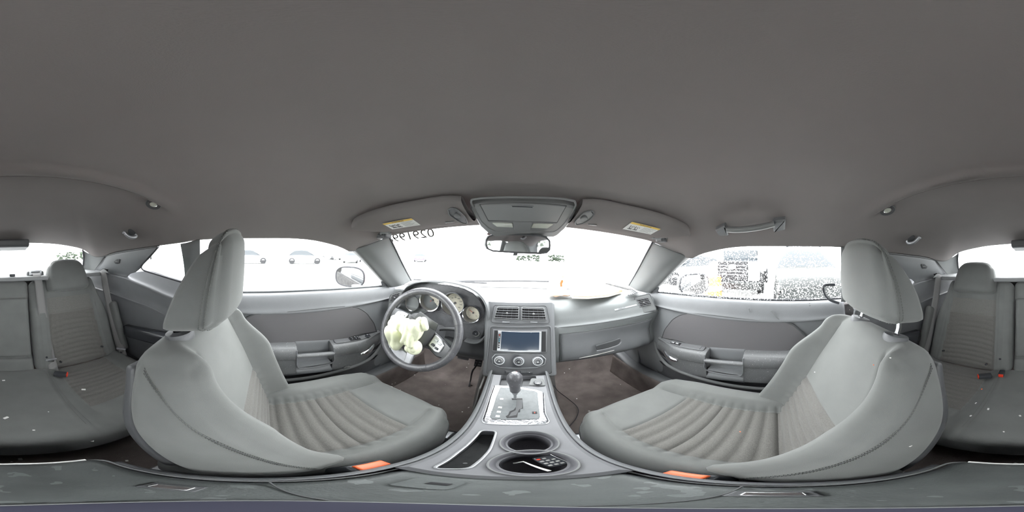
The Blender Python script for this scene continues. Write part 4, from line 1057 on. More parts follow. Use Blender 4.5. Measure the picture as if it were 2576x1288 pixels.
obj('bag_flap', rbox((bc.x - .02, bc.y - .04, -.206), (.060, .030, .007), .008, .006, lambda p, q: p + V(0, 0, noise.noise(p * 40) * .008)), mat('pink_tinted_film', (.8, .55, .42), .4), bg_, sharp=80)
oc = P(1413, 712, y=.846)
obj('orange_print', plate([oc + V(x, 0, z) for x, z in ((-.008, -.02), (.004, -.02), (.002, -.005), (.009, .008), (.006, .018), (-.004, .016), (-.01, 0))], (0, -1, .1), .003, .001), ORA, bg_)
obj('yellow_print', plate([P(1415, 696, y=.85) + V(x, 0, z) for x, z in ((-.005, -.002), (.006, -.003), (.003, .004))], (0, -1, .1), .003, .001), YEL, bg_)

# ================================================================== STEERING WHEEL
wc = V(-.392, .545, -.335); wn = V(.02, -.905, .425).normalized(); x0, y0, _ = frame(wn); rot = math.radians(-20)
X = x0 * math.cos(rot) + y0 * math.sin(rot); Y = -x0 * math.sin(rot) + y0 * math.cos(rot)
sw = thing('steering_wheel', 'worn black leather steering wheel with silver spokes, turned slightly clockwise', 'steering wheel', tuple(wc))
obj('rim', torus(wc, wn, .180, .0165, 96, 16), LEA, sw)
def W(x, y, z=0): return wc + X * x + Y * y + wn * z
for a in (38, 142, 218, 322):
    e = X * math.cos(math.radians(a)) + Y * math.sin(math.radians(a)); tdir = wn.cross(e)
    obj('rim_seam', torus(wc + e * .180, tdir, .0168, .0007, 20, 5), SEAM, sw)
hubf = lambda p, q: p + V(0, 0, -.010 * (q[0] ** 2 + q[1] ** 2))
WM = Matrix((X, Y, wn)).transposed()
obj('hub', rbox(W(0, -.002, -.012), (.078, .062, .030), .024, .012, lambda p, q: V(p.x * (1 - .12 * q[1] ** 2), p.y, p.z - .008 * (q[0] ** 2 + q[1] ** 2)), WM), PLAD, sw)
obj('hub_recess', rbox(W(-.022, .0, .014), (.034, .036, .006), .005, .01, lambda p, q: p + V(0, 0, .004 * noise.noise(p * 40)), WM), BLACK, sw, label='torn open airbag recess')
obj('cover_flap', rbox(W(.02, .058, .012), (.055, .018, .004), .004, .008, lambda p, q: p + V(0, 0, .010 * q[0] * q[1] + .008 * noise.noise(p * 25)), WM), PLAD, sw, label='torn airbag cover flap')
for s in (1, -1):
    obj('side_spoke', plate([W(s * .066, .036, -.02), W(s * .130, .026, -.014), W(s * .170, .016, -.010), W(s * .172, -.040, -.010), W(s * .135, -.052, -.014), W(s * .07, -.036, -.02)], wn, .014, .004, rc=.01), PLAG, sw)
    obj('control_pad', plate([W(s * .080, .030, -.006), W(s * .118, .024, -.003), W(s * .140, .010, -.001), W(s * .142, -.028, -.001), W(s * .122, -.036, -.003), W(s * .082, -.028, -.006)], wn, .008, .003, rc=.008), SIL, sw, label='silver control pad')
    for i, (bx, by) in enumerate(((.100, .010), (.121, .006), (.100, -.014), (.121, -.018))):
        obj('pad_button', rbox(W(s * bx, by, .0055), (.0085, .005, .0025), .002, .01, None, WM), PLAG if i > 1 else SIL, sw)
# twin lower spokes in silver
for s in (1, -1):
    obj('lower_spoke', plate([W(s * .012, -.052, -.016), W(s * .038, -.052, -.016), W(s * .062, -.110, -.012), W(s * .078, -.160, -.010), W(s * .050, -.172, -.010), W(s * .030, -.120, -.012), W(s * .010, -.100, -.014)], wn, .013, .004, rc=.008), SIL, sw, label='silver lower spoke')
obj('spoke_web', plate([W(-.055, -.150, -.012), W(-.030, -.120, -.013), W(.030, -.120, -.013), W(.055, -.150, -.012), W(.040, -.170, -.011), W(0, -.177, -.011), W(-.040, -.170, -.011)], wn, .011, .003, rc=.006), SIL, sw)
# column and stalks
obj('column_shroud', rbox(wc - wn * .095 + V(0, 0, -.015), (.062, .052, .085), .03, .02, None, Matrix((x0, y0, wn)).transposed()), PLAD, sw)
for s in (1, -1): obj('stalk', tube(crv([wc - wn * .05 + x0 * s * .05 + y0 * .01, wc - wn * .05 + x0 * s * .10 + y0 * .028, wc - wn * .045 + x0 * s * .150 + y0 * .036], 4), lambda t_: .006 + .004 * t_, 10), PLAD, sw)
# spent airbag
ab = thing('deflated_airbag', 'deflated pale yellow-white airbag cloth hanging from the steering wheel hub', 'airbag', tuple(wc + V(-.06, -.04, 0)))
def lobe(u, v, y, hx, hz, sd, th=.03, rz=0):
    c = P(u, v, y=y); Mz = Matrix.Rotation(rz, 3, 'Y')
    def f(p, q):
        w_ = noise.noise((p + V(sd, sd, sd)) * 13) * .020 + (abs(noise.noise((p * V(1.6, 1, .7) if False else V(p.x * 1.8, p.y, p.z * .7)) * 22 + V(sd, 0, 0))) - .25) * .016 + noise.noise((p + V(sd, 0, 0)) * 60) * .0012
        return p + V(q[0], q[1] * .8, q[2]).normalized() * w_
    return rbox(c, (hx, th, hz), min(hx, hz, th) * .93, .006, f, Mz)
obj('upper_fold', lobe(1006, 812, .500, .056, .032, 1, rz=.1), AIRB, ab, sharp=80); obj('left_fold', lobe(996, 848, .49, .036, .058, 2), AIRB, ab, sharp=80)
obj('middle_fold', lobe(1034, 840, .465, .038, .066, 3, rz=.25), AIRB, ab, sharp=80); obj('right_fold', lobe(1062, 812, .48, .022, .030, 4, .02), AIRB, ab, sharp=80); obj('lower_fold', lobe(1038, 872, .47, .030, .038, 5), AIRB, ab, sharp=80)
# pedals and loose wires in driver footwell
for (u, v, w_, h_, nm) in ((1166, 897, .035, .022, 'brake_pedal'), (1205, 905, .022, .05, 'accelerator_pedal')):
    c = P(u, v, y=.92); t = thing(nm, 'worn ' + ('brake pedal under the steering column' if 'brake' in nm else 'tall ribbed accelerator pedal beside the tunnel'), 'pedal', (c.x, c.y + .05, -.9))
    n = V(0, -.8, .6).normalized(); M_ = fm(n)
    obj('pad', rbox(c, (w_, h_, .006), .004, .02, None, M_), RUB if 'acc' in nm else SILG, t)
    mb = MB()
    for i in range(5): mb.add(rbox(c + M_ @ V(0, h_ * (-.7 + .35 * i), .007), (w_ * .8, .002, .002), .001, .05, None, M_))
    obj('ribs', mb, SILG, t); obj('arm', tube([c - n * .005, c + V(0, .12, .05), c + V(0, .2, .25)], .009, 8), PLAD, t)
t = obj('loose_wire', tube(crv([P(1207, 900, y=.86), P(1198, 920, y=.80), P(1188, 935, y=.74), P(1184, 955, z=-.93), P(1180, 972, z=-.965)], 6), .0045, 8), RUB, label='short black cable end dangling in the driver footwell', cat='cable')
obj('loose_wire', tube(crv([P(1400, 910, y=.75), P(1425, 904, y=.80), P(1440, 900, y=.85)], 6), .002, 6), RUB, label='thin black wire under the dash beside the glove box', cat='cable')
obj('loose_wire', tube(crv([P(1393, 970, x=.125), P(1405, 985, z=-.80), P(1425, 1000, z=-.90), P(1447, 1018, z=-.965), P(1455, 1032, z=-.966), P(1449, 1052, z=-.966), P(1430, 1075, z=-.966)], 8), .0022, 6), RUB, label='thin black wire curling over the passenger footwell carpet', cat='cable')
# ================================================================== CENTRE CONSOLE
con = thing('centre_console', 'silver grey centre console with gear gate, two cup holders and padded armrest', 'console', (0, .2, -.96))
CN = V(0, -.12, 1).normalized(); CPd = plane((0, .12, -.565), CN)
def K(u, v, off=0.0): return P(u, v, pl=(CPd[0], CPd[1] + off))
def kz(y, off=0): return -.565 + .12 * (y - .12) + off
def Kp(x, y, off=0): return V(x, y, kz(y)) + CN * off
CX = .006
# top plate as a thick slab, then cut for tray, cups and gate
out = []
for y, w_ in ((.575, .098), (.52, .096), (.46, .094), (.38, .092), (.30, .092), (.22, .096), (.16, .101), (.115, .105)): out.append((CX - w_, y))
outl = [Kp(x, y, -.055) for x, y in out] + [Kp(2 * CX - x, y, -.055) for x, y in reversed(out)]
top = obj('top_plate', plate(outl, CN, .055, .010), SILG, con)
cutters = []
def cutter(geo):
    o = obj('cutter', geo, SILG); cutters.append(o); o.location = ORG[o.name]; return o
def zc(pts, depth): return plate([p - CN * depth for p in pts], CN, depth + .02, .0001, rc=.008)
cup = [(K(1332, 1113), .0395), (K(1342, 1165), .0425)]
for c, r in cup: cutter(lathe(c - CN * .075, CN, [(r, 0), (r, .10)], 48))
tray = [K(1216, 1086), K(1248, 1086), K(1240, 1120), K(1215, 1160), K(1172, 1181), K(1086, 1178), K(1110, 1160), K(1160, 1130), K(1195, 1100)]
tray = [Kp(-.058, .290), Kp(-.030, .292), Kp(-.028, .22), Kp(-.034, .145), Kp(-.066, .132), Kp(-.066, .20)]
cutter(zc(tray, .050))
cub = [Kp(-.055, .570), Kp(.066, .570), Kp(.066, .505), Kp(-.055, .505)]
cutter(zc(cub, .035))
# cutters are top-level with their own origins; the plate is a child: give it its world matrix first
bpy.context.view_layer.update()
boolcut(top, cutters)
# wells
for i, (c, r) in enumerate(cup):
    w_ = obj('cup_holder', lathe(c, CN, [(r + .0075, .0008), (r + .007, .003), (r + .004, .004), (r + .001, .002), (r - .002, -.004), (r - .003, -.010), (r - .006, -.011), (r - .007, -.05), (r - .010, -.062), (0, -.063)], 56, cap=False), mat('cup_plastic', (.10, .10, .11), .45, bump=.2, bscale=500), con, label='dark round cup holder well')
    obj('rim_ring', torus(c + CN * .003, CN, r + .0055, .0016, 56, 8), PILL, w_)
tb = [p - CN * .048 for p in tray]; ins = []
obj('tray_floor', plate(tb, CN, .004, .001, rc=.008), mat('tray_rubber', (.07, .072, .075), .55, bump=.3, bscale=400, var=.15, vscale=90), con)
ringp([p + CN * .001 for p in tray], .0022, SIL, 'tray_rim', .010, con)
obj('coin', lathe(Kp(-.047, .17, -.043), CN, [(.003, 0), (.003, .001), (0, .0012)], 10), SIL, con, label='tiny pale crumb in the tray')
# dividing shoulders of console: side walls sweeping down
for s in (-1, 1):
    r0 = [V(CX + s * (w_ - .001), y, kz(y, -.008)) for y, w_ in [(.60, .098), (.52, .096), (.46, .094), (.38, .092), (.30, .092), (.22, .096), (.16, .101), (.10, .106), (0, .106), (-.15, .104)]]
    rows = [r0, [p + V(s * .006, 0, -.006) for p in r0], [p + V(s * .012, 0, -.03) for p in r0], [p + V(s * .014, .0, -.12) for p in r0], [V(p.x + s * .02, p.y, -.98) for p in r0]]
    obj('side_panel', skin(rows, 60, 24), PLA, con, solid=.004)
    # carpeted tunnel side under the dash
    obj(f'trim_{16 if s < 0 else 17}', skin([[(s * .118, .50, -.55), (s * .125, .62, -.56), (s * .14, .8, -.56), (s * .16, 1.2, -.56)], [(s * .135, .50, -.75), (s * .15, .62, -.75), (s * .17, .8, -.74), (s * .2, 1.2, -.7)], [(s * .15, .50, -.985), (s * .17, .62, -.985), (s * .21, .8, -.985), (s * .26, 1.2, -.9)]], 20, 20), mat('tunnel_carpet', (.14, .135, .13), 1.0, bump=.8, bscale=420, var=.15, vscale=20), kind='structure', solid=.006, cat='tunnel lining', label=('driver' if s < 0 else 'passenger') + ' side of the carpeted tunnel under the dash')
# seam line between plate and lid surround
bezel = [K(1240, 970), K(1372, 983), K(1378, 998), K(1378, 1058), K(1371, 1064), K(1216, 1065), K(1213, 1058), K(1230, 990)]
GP = [Kp(-.070, .482), Kp(.010, .486), Kp(.078, .466), Kp(.082, .44), Kp(.073, .322), Kp(-.060, .318), Kp(-.070, .40)]
GP = [K(1243, 970), K(1300, 972), K(1352, 982), K(1368, 988), K(1371, 1040), K(1381, 1060), K(1374, 1066), K(1220, 1065), K(1213, 1058), K(1232, 1000)]
def shrink(pts, k): c = sum(pts, Vector()) / len(pts); return [c + (p - c) * k for p in pts]
obj('gate_bezel', plate(GP, CN, .007, .004, rc=.006), CHRW, con, label='worn chrome bezel of the gear gate'); ringp(GP, .0028, SIL, 'bezel_outer_edge', .008, con)
gi = [K(1258, 977), K(1300, 979), K(1345, 986), K(1352, 990), K(1358, 1050), K(1355, 1056), K(1236, 1056), K(1232, 1050), K(1248, 1000)]
gate = obj('gate_plate', plate([p + CN * .006 for p in gi], CN, .003, .001, rc=.003), mat('gate_plastic', (.13, .14, .145), .35, var=.12, vscale=80, speck=((.35, .35, .35), 260, .74)), con)
slot = [(1287, 1002), (1314, 1002), (1316, 1028), (1309, 1029), (1308, 1037), (1303, 1038), (1301, 1050), (1275, 1052), (1272, 1047), (1278, 1044), (1282, 1035), (1292, 1031), (1298, 1024), (1300, 1006), (1288, 1006)]
obj('gear_slot', plate([K(u, v, .0085) for u, v in slot], CN, .0012, .0003), BLACK, gate, label='stepped dark gear slot')
obj('slot_plate', plate([K(u, v, .0096) for u, v in ((1300, 1006), (1314, 1006), (1314, 1026), (1306, 1030), (1299, 1044), (1280, 1048), (1286, 1038), (1297, 1032))], CN, .0006, .0002), PLAD, gate)
for (u, v), s_ in zip(((1262, 1004), (1258, 1025), (1255, 1036), (1252, 1047)), 'PRND'):
    obj('gear_window', box(K(u, v, .0095), (.0046, .0040, .0008), .0008, fm(CN, (0, 1, 0))), WHT if s_ != 'P' else SIL, gate); text(s_, .006, K(u, v, .0106), CN, (0, 1, 0), PLAD, gate, 'gear_letter', ext=.0001)
obj('release_cover', box(K(1345, 1038, .0095), (.0055, .005, .0006), .0005, fm(CN, (0, 1, 0))), BLACK, gate); obj('release_mark', box(K(1345, 1038, .0104), (.001, .003, .0004), .0003, fm(CN, (0, 1, 0))), RED, gate)
# small front cubby and 12 V socket
obj('cubby_floor', plate([p - CN * .033 for p in cub], CN, .003, .001), PLAD, con)
pc = [K(1329, 970, .002), K(1336, 952, .002), K(1366, 953, .002), K(1373, 971, .002)]
obj('socket_panel', plate(pc, CN, .004, .002, rc=.008), PILL, con); obj('socket_lid', lathe(K(1353, 964, .005), CN, [(.013, 0), (.013, .005), (.011, .007), (0, .007)], 28, up=(0, 1, 0)), PLAG, con, label='round black socket lid')
text('12V', .006, K(1353, 964, .0122), CN, (0, 1, 0), WHT, con, 'socket_lettering', ext=.0001)
# armrest lid
def lf(p, q):
    p = p.copy(); p.z -= .006 * abs(q[0]) ** 3; p.x *= 1 - .04 * sm(-.5, -1, q[1]); return p
lid = obj('armrest_lid', rbox((CX, -.024, -.605), (.100, .150, .030), .020, .010, lf), mat('worn_lid_vinyl', (.075, .082, .082), .5, bump=.35, bscale=350, var=.22, vscale=16, speck=((.12, .13, .13), 40, .63)), con, label='scuffed grey padded armrest lid')
lb = [(CX - .102, .12), (CX - .104, .0), (CX - .102, -.12), (CX - .09, -.168), (CX, -.176), (CX + .09, -.168), (CX + .102, -.12), (CX + .104, 0), (CX + .102, .12), (CX + .09, .126), (CX, .13), (CX - .09, .126)]
for dz, g in ((-.600, 0), (-.592, -.002)): obj('lid_piping', tube(crv([(x * (1 + g * 3), y, dz) for x, y in lb + lb[:1]], 5), .0024, 6), PILL if dz > -.6 else SEAM, con)
obj('bin_body', rbox((CX, -.03, -.79), (.100, .150, .175), .02, .05), PLA, con)
obj('rear_edge_strip', tube([(CX - .08, -.172, -.586), (CX, -.177, -.585), (CX + .08, -.172, -.586)], .003, 8), WHT, con, label='white strip along the rear edge of the lid')  # plain white tube along the back of the lid
obj('lid_latch', plate([(-.060, .100, -.5745), (-.020, .104, -.5745), (-.020, .070, -.5745), (-.058, .066, -.5745)], (0, 0, 1), .003, .001, rc=.006), MATS['worn_lid_vinyl'], con); obj('latch_slot', box((-.034, .088, -.571), (.008, .004, .0012), .001), BLACK, con, label='small dark latch slot')
obj('lid_seam', tube([(CX - .098, .004, -.5755), (-.03, .016, -.5745), (.04, .022, -.5745), (CX + .098, .020, -.5755)], .0011, 5), SEAM, con)
for s, (u, v) in ((-1, (430, 1226)), (1, (1945, 1243))):  # small chrome boxes and dark plates for two unidentified marks on the lid
    c = P(u, v, z=-.573); obj('lid_chrome_piece', rbox(c, (.006, .013, .003), .002, .006), CHR, con, label='small chrome piece on the lid'); obj('catch_recess', rbox(c - V(0, 0, .002), (.010, .018, .002), .0018, .01), PLAD, con)
ft = thing('nadir_patch_disc', 'small round dark blue disc with a pale rim added for the nadir patch', 'pad', (0, 0, -.575))  # disc added for the nadir patch below the camera, no real pad
obj('pad', lathe((0, 0, -.574), (0, 0, 1), [(.024, 0), (.024, .004), (0, .005)], 40, up=(0, 1, 0)), mat('nadir_patch_blue', (.028, .028, .05), .6), ft); obj('rim', torus((0, -.001, -.572), (0, 0, 1), .0255, .0022, 48, 8, up=(0, 1, 0)), PILL, ft)
# gear lever: knob on a tapered boot
kb = K(1296, 1003, .009); kt = V(-.006, .452, -.418)
gs = thing('gear_lever', 'gear lever with worn leather ball knob standing in the gate', 'gear lever', tuple(kb)); ax = (kt - kb).normalized()
L = (kt - kb).length
obj('shaft', lathe(kb, ax, [(.004, 0), (.0045, .02), (.0065, .024), (.010, .036), (.012, .040), (.0, .041)], 24, up=(0, 1, 0)), SIL, gs)
obj('knob', lathe(kb + ax * .036, ax, [(.0115, 0), (.0135, .004), (.0155, .02), (.0195, .038), (.0225, .052), (.0232, .062), (.0215, .074), (.0165, .083), (.009, .088), (0, .0895)], 40, up=(0, 1, 0)), LEA, gs)
sx = frame(ax, (0, 1, 0))[0]
stitch([kb + ax * (.036 + h) + (sx * .98 + V(0, -.2, 0)) * (r + .0005) for r, h in ((.0135, .006), (.0155, .02), (.0195, .038), (.0222, .052), (.0228, .062), (.021, .074))], sx, gs, r=.0007, pitch=.004)
obj('knob_cap', lathe(kb + ax * .1245, ax, [(.009, -.002), (.0085, .0006), (0, .0012)], 24, up=(0, 1, 0)), SIL, gs)
# things in the rear cup holder
kc = K(1385, 1160, -.018); kn = V(-.25, -.35, .9).normalized(); KM = fm(kn, (-.4, .8, .3))
kf = thing('key_remote', 'black remote key with grey buttons standing in the rear cup holder', 'remote', tuple(kc - V(0, 0, .04)))
obj('remote_body', rbox(kc, (.015, .021, .005), .005, .006, None, KM), PLAG, kf)
for i in range(3):
    for j in range(4):
        if (i + j) % 3 == 2 and j == 3: continue
        obj('remote_button', rbox(kc + KM @ V(-.008 + .008 * i, -.013 + .0085 * j, .0052), (.0026, .0020, .0010), .001, .01, None, KM), GRYI if (i, j) != (0, 3) else RED, kf)
obj('metal_edge', rbox(kc + KM @ V(.015, .0, .001), (.0012, .021, .004), .001, .01, None, KM), CHR, kf)
obj('paper_strip', MB().add(plate([K(1290, 1164, -.030), K(1317, 1160, -.020), K(1318, 1162, -.020), K(1291, 1167, -.030)], CN, .0015, .0004)).add(plate([K(1317, 1160, -.020), K(1388, 1184, -.006), K(1378, 1186, -.006), K(1315, 1162, -.022)], CN, .0015, .0004)), WHT, label='bent white paper strip in the rear cup holder', cat='paper strip')
# ================================================================== ROOF THINGS
# overhead console
OCM = mat('light_grey_console_plastic', (.25, .252, .255), .55, bump=.15, bscale=600)
oc = thing('overhead_console', 'grey overhead console with lidded pocket and two map lamps above the mirror', 'overhead console', (0, .5, .10))
OP = plane((0, .50, .122), V(0, -.36, -.93)); ON = OP[0]
def O_(u, v, off=0.0): return P(u, v, pl=(OP[0], OP[1] + off))
outer = [(1186, 502), (1210, 498), (1315, 496), (1420, 500), (1446, 506), (1449, 516), (1437, 540), (1420, 562), (1403, 578), (1392, 583), (1315, 584), (1245, 581), (1228, 573), (1210, 556), (1195, 530), (1185, 510)]
obj('housing', plate([O_(u, v, -.022) for u, v in outer], ON, .026, .006), OCM, oc); ringp([O_(u, v, .003) for u, v in outer], .003, SIL if False else OCM, 'housing_rim', .004, oc)
recess = [(1206, 514), (1315, 510), (1426, 517), (1402, 560), (1228, 556)]
obj('pocket_recess', plate([O_(u, v, .004) for u, v in recess], ON, .0012, .0004), SEAM, oc)
obj('pocket_lid', plate([O_(u, v, .005) for u, v in ((1209, 514), (1315, 510.5), (1423, 518), (1401, 557), (1315, 555), (1229, 552))], ON, .004, .0015, rc=.003), OCM, oc, label='flat pocket lid')
ringp([O_(u, v, .0095) for u, v in ((1286, 517), (1342, 519), (1341, 523), (1287, 521))], .0011, OCM, 'lid_pull', .003, oc); obj('pull_slot', plate([O_(u, v, .0085) for u, v in ((1288, 518), (1340, 520), (1339, 522), (1289, 520.5))], ON, .001, .0003), PLAG, oc)
obj('lamp_bar', plate([O_(u, v, .003) for u, v in ((1229, 557), (1401, 560), (1384, 580), (1243, 576))], ON, .003, .001, rc=.004), OCM, oc)
for pts in (((1238, 560), (1289, 561), (1291, 571), (1250, 569)), ((1341, 562), (1392, 563), (1377, 573), (1336, 572))):
    obj('map_lamp', plate([O_(u, v, .006) for u, v in pts], ON, .003, .001, rc=.003), LENS, oc, label='clear map lamp lens')
obj('centre_pad', plate([O_(u, v, .006) for u, v in ((1291, 556), (1339, 557), (1335, 577), (1294, 576))], ON, .005, .0015, rc=.004), OCM, oc)
# rear view mirror
mn = V(-.30, -.94, -.10).normalized() if False else V(-.22, -.97, -.05).normalized()
mp = plane((-.01, .60, .046), mn)
def M_(u, v, off=0.0): return P(u, v, pl=(mp[0], mp[1] + off))
rm = thing('rear_view_mirror', 'rounded rear view mirror hanging from the windscreen below the overhead console', 'mirror', (-.01, .62, .05))
mo = [(1224, 603), (1229, 595), (1240, 591), (1300, 590), (1360, 593), (1374, 597), (1382, 606), (1383, 617), (1382, 628), (1375, 635), (1360, 637), (1300, 635), (1240, 631), (1228, 626), (1223, 617)]
obj('housing', plate([M_(u, v, -.022) for u, v in mo], mn, .024, .006), PLAD, rm); obj('rim', tube([M_(u, v, .001) for u, v in mo + mo[:2]], .0038, 8, caps=False), PLAD, rm)
obj('mirror_glass', plate([M_(1303 + (u - 1303) * .975, 613.5 + (v - 613.5) * .93, .0015) for u, v in mo], mn, .0016, .0005), MIR, rm)
obj('day_night_tab', plate([M_(u, v, -.006) for u, v in ((1294, 633), (1303, 633), (1302, 643), (1291, 643))], mn, .008, .002), PLAD, rm)
obj('mount_arm', tube([M_(1303, 600, -.02), V(-.004, .66, .095), V(-.003, .665, .118)], .010, 12), PLAD, rm); obj('mount_cap', rbox(V(-.004, .645, .098), (.030, .018, .012), .009, .02), PLAG, rm)
obj('inspection_tag', rbox(P(1231, 588, y=.66), (.008, .002, .008), .0015, .01, None, Matrix.Rotation(.6, 3, 'Y')), mat('brown_tag', (.20, .14, .14), .6), label='small dark tag hanging left of the overhead console front edge', cat='tag')
# sun visors
def visor(s):
    who = 'driver' if s < 0 else 'passenger'
    t = thing('sun_visor', f'grey cloth sun visor folded against the roof on the {who} side', 'sun visor', (s * .32, .45, .09))
    rear = [(.158, .405, .148), (.20, .392, .150), (.28, .376, .145), (.36, .352, .138), (.42, .325, .127), (.47, .292, .108), (.492, .288, .095)]
    front = [(.150, .510, .112), (.20, .530, .108), (.30, .515, .100), (.38, .487, .090), (.44, .430, .080), (.475, .355, .079), (.497, .305, .086)]
    r_ = [V(s * a, b, c) for a, b, c in rear]; f_ = [V(s * a, b, c) for a, b, c in front]
    rows = []
    nrm = V(0, -.33, -.94).normalized()
    for k in range(7):
        t_ = k / 6; rows.append([a.lerp(b, t_) + nrm * (.011 * math.sin(math.pi * t_) ** .5 - .002) for a, b in zip(r_, f_)])
    rows2 = [[p - nrm * .016 for p in r] for r in (rows[0], rows[3], rows[-1])]
    full = [rows2[1]] + [rows2[0]] + rows + [rows2[2]] + [rows2[1]]
    vbody = obj('visor_body', skin(full, 60, 50), HEAD, t, sharp=60)
    pl = plane(f_[2] * .5 + r_[3] * .5 + nrm * .0105, nrm)
    vb = bvh(vbody)
    def Z(u, v, off=0): return hit(vb, u, v, off)
    st_ = [(962, 562), (1035, 548), (1058, 565), (987, 576)] if s < 0 else [(1590, 557), (1662, 575), (1637, 589), (1566, 575)]
    q = [Z(*a, .0012) for a in st_]; nrm = -(q[1] - q[0]).cross(q[3] - q[0]).normalized(); nrm = nrm if nrm.z < 0 else -nrm
    obj('warning_label', plate(q, nrm, .0008, .0002), WHT, t, label='white warning label with yellow header')
    def lab(a, b): return q[0].lerp(q[1], a).lerp(q[3].lerp(q[2], a), b)
    yb = [lab(0, 0), lab(1, 0), lab(1, .2), lab(0, .2)]
    obj('label_header', plate([p + nrm * .0008 for p in yb], nrm, .0004, .0001), mat('header_yellow', (.8, .55, .12), .6), t)
    ux = (q[1] - q[0]).normalized(); uy = ux.cross(nrm) * (1 if (q[0] - q[3]).dot(ux.cross(nrm)) > 0 else -1)
    lum = text('WARNING', .0085, lab(.5, .10) + nrm * .0013, nrm, uy, INK, t, 'label_lettering', ext=.0001)
    mb = MB()
    for i in range(7):
        b = .30 + i * .09; mb.add(plate([lab(.52, b) + nrm * .0009, lab(.95 - .07 * (i % 3), b) + nrm * .0009, lab(.95 - .07 * (i % 3), b + .025) + nrm * .0009, lab(.52, b + .025) + nrm * .0009], nrm, .0002, .00005))
    obj('label_lines', mb, GRYI, t)
    mb = MB()
    for a in (.10, .28):
        for (a1, b1, a2, b2) in ((0, .38, .04, .75), (.04, .75, .13, .72), (.06, .45, .10, .60), (.10, .42, .15, .52), (0, .80, .15, .84)):
            mb.add(tube([lab(a + a1, b1) + nrm * .0012, lab(a + a2, b2) + nrm * .0012], .0008, 5))
    obj('label_pictogram', mb, INK, t)
    # lamp / mirror catch at inner end
    ep = [(1128, 525), (1140, 521), (1156, 529), (1172, 546), (1175, 560), (1160, 558), (1142, 547), (1130, 537)] if s < 0 else [(1456, 546), (1470, 533), (1487, 528), (1494, 537), (1484, 550), (1466, 560), (1450, 563), (1447, 556)]
    nrm = hnorm(vb, *((1150, 540) if s < 0 else (1470, 545))); zz = [Z(*a, -.001) for a in ep]
    obj('catch_recess', plate(zz, nrm, .004, .002), PLAD, t); obj('catch_ring', tube(crv([p + nrm * .004 for p in zz + zz[:1]], 3), .002, 6), PILL, t)
    c = sum(zz, Vector()) / len(zz); obj('catch_cup', lathe(c + nrm * .003, nrm, [(.012, 0), (.010, .004), (0, .005)], 24, up=(0, 1, 0)), PILL, t)
    mr = [(1120, 558), (1142, 556), (1164, 569), (1124, 572)] if s < 0 else [(1480, 563), (1502, 565), (1498, 576), (1462, 573)]
    zz = [Z(*a, .000) for a in mr]; obj('lamp_frame', plate(zz, nrm, .0025, .001, rc=.003), PILL, t); zc_ = sum(zz, Vector()) / 4; obj('lamp_lens', plate([zc_ + (p - zc_) * .55 + nrm * .0022 for p in zz], nrm, .001, .0004, rc=.003), GRYI, t)
    # visor pivot at the pillar
    pv = P(962, 594, z=.068) if s < 0 else P(1672, 604, z=.066)
    pv = (P(962, 594, y=.475) if s < 0 else P(1672, 604, y=.455))
    k = obj('pivot_mount', rbox(pv + V(-s * .0, .006, .006), (.034, .022, .016), .010, .01), PLAD, t, label='dark pivot mount beside the pillar'); obj('pivot_arm', tube(crv([pv + V(-s * .012, -.008, .0), pv + V(-s * .025, -.03, .010), f_[4] + V(0, -.01, -.002)], 5), .0055, 10), PILL, t)
    obj('pivot_cap', lathe(pv + V(s * .006, -.008, .002), V(0, -.5, -.85), [(.013, 0), (.012, .006), (0, .008)], 20, up=(0, 1, 0)), PILL, t)
visor(-1); visor(1)
# writing on the windscreen seen from behind
g0 = wspt(1028, 585); g1 = wspt(1070, 577); gd = (g1 - g0).normalized(); gn = V(0, -.72, -.69).normalized(); gn = (gn - gd * gn.dot(gd)).normalized(); gu = gd.cross(gn); gu = gu if gu.z > 0 else -gu
wr = text('0291998', .066, g0 + gn * .006 - gu * .018, gn, gu, mat('dark_marker', (.025, .025, .02), .9, spec=.1), None, 'windscreen_writing', ext=.0004, mirror=True, shear=0)
prop(wr, 'dark mirrored digits written along the top left of the windscreen', 'writing')
# dome lamps
for u, v, who in ((386, 513, 'driver'), (2232, 528, 'passenger')):
    p = onceil(u, v, .0); e = .01; n = -V((zceil(p.x + e, p.y) - zceil(p.x - e, p.y)) / (-2 * e), (zceil(p.x, p.y + e) - zceil(p.x, p.y - e)) / (-2 * e), 1).normalized()
    t = thing('dome_lamp', f'round roof reading lamp above the {who} seat', 'lamp', tuple(p)); p = p + n * -.003
    obj('bezel', lathe(p, n, [(.027, 0), (.027, .005), (.025, .0075), (.019, .007), (.017, .003), (.012, .002)], 40, up=(0, 1, 0)), PLAD, t); obj('ring', torus(p + n * .0055, n, .0255, .0014, 40, 8, up=(0, 1, 0)), PILL, t)
    obj('lens', lathe(p, n, [(.0125, .002), (.012, .007), (.006, .010), (0, .0105)], 28, up=(0, 1, 0)), LENS, t, label='clear bulb lens')
    obj('lens_rim', torus(p + n * .005, n, .0125, .0014, 28, 8, up=(0, 1, 0)), CHR, t)
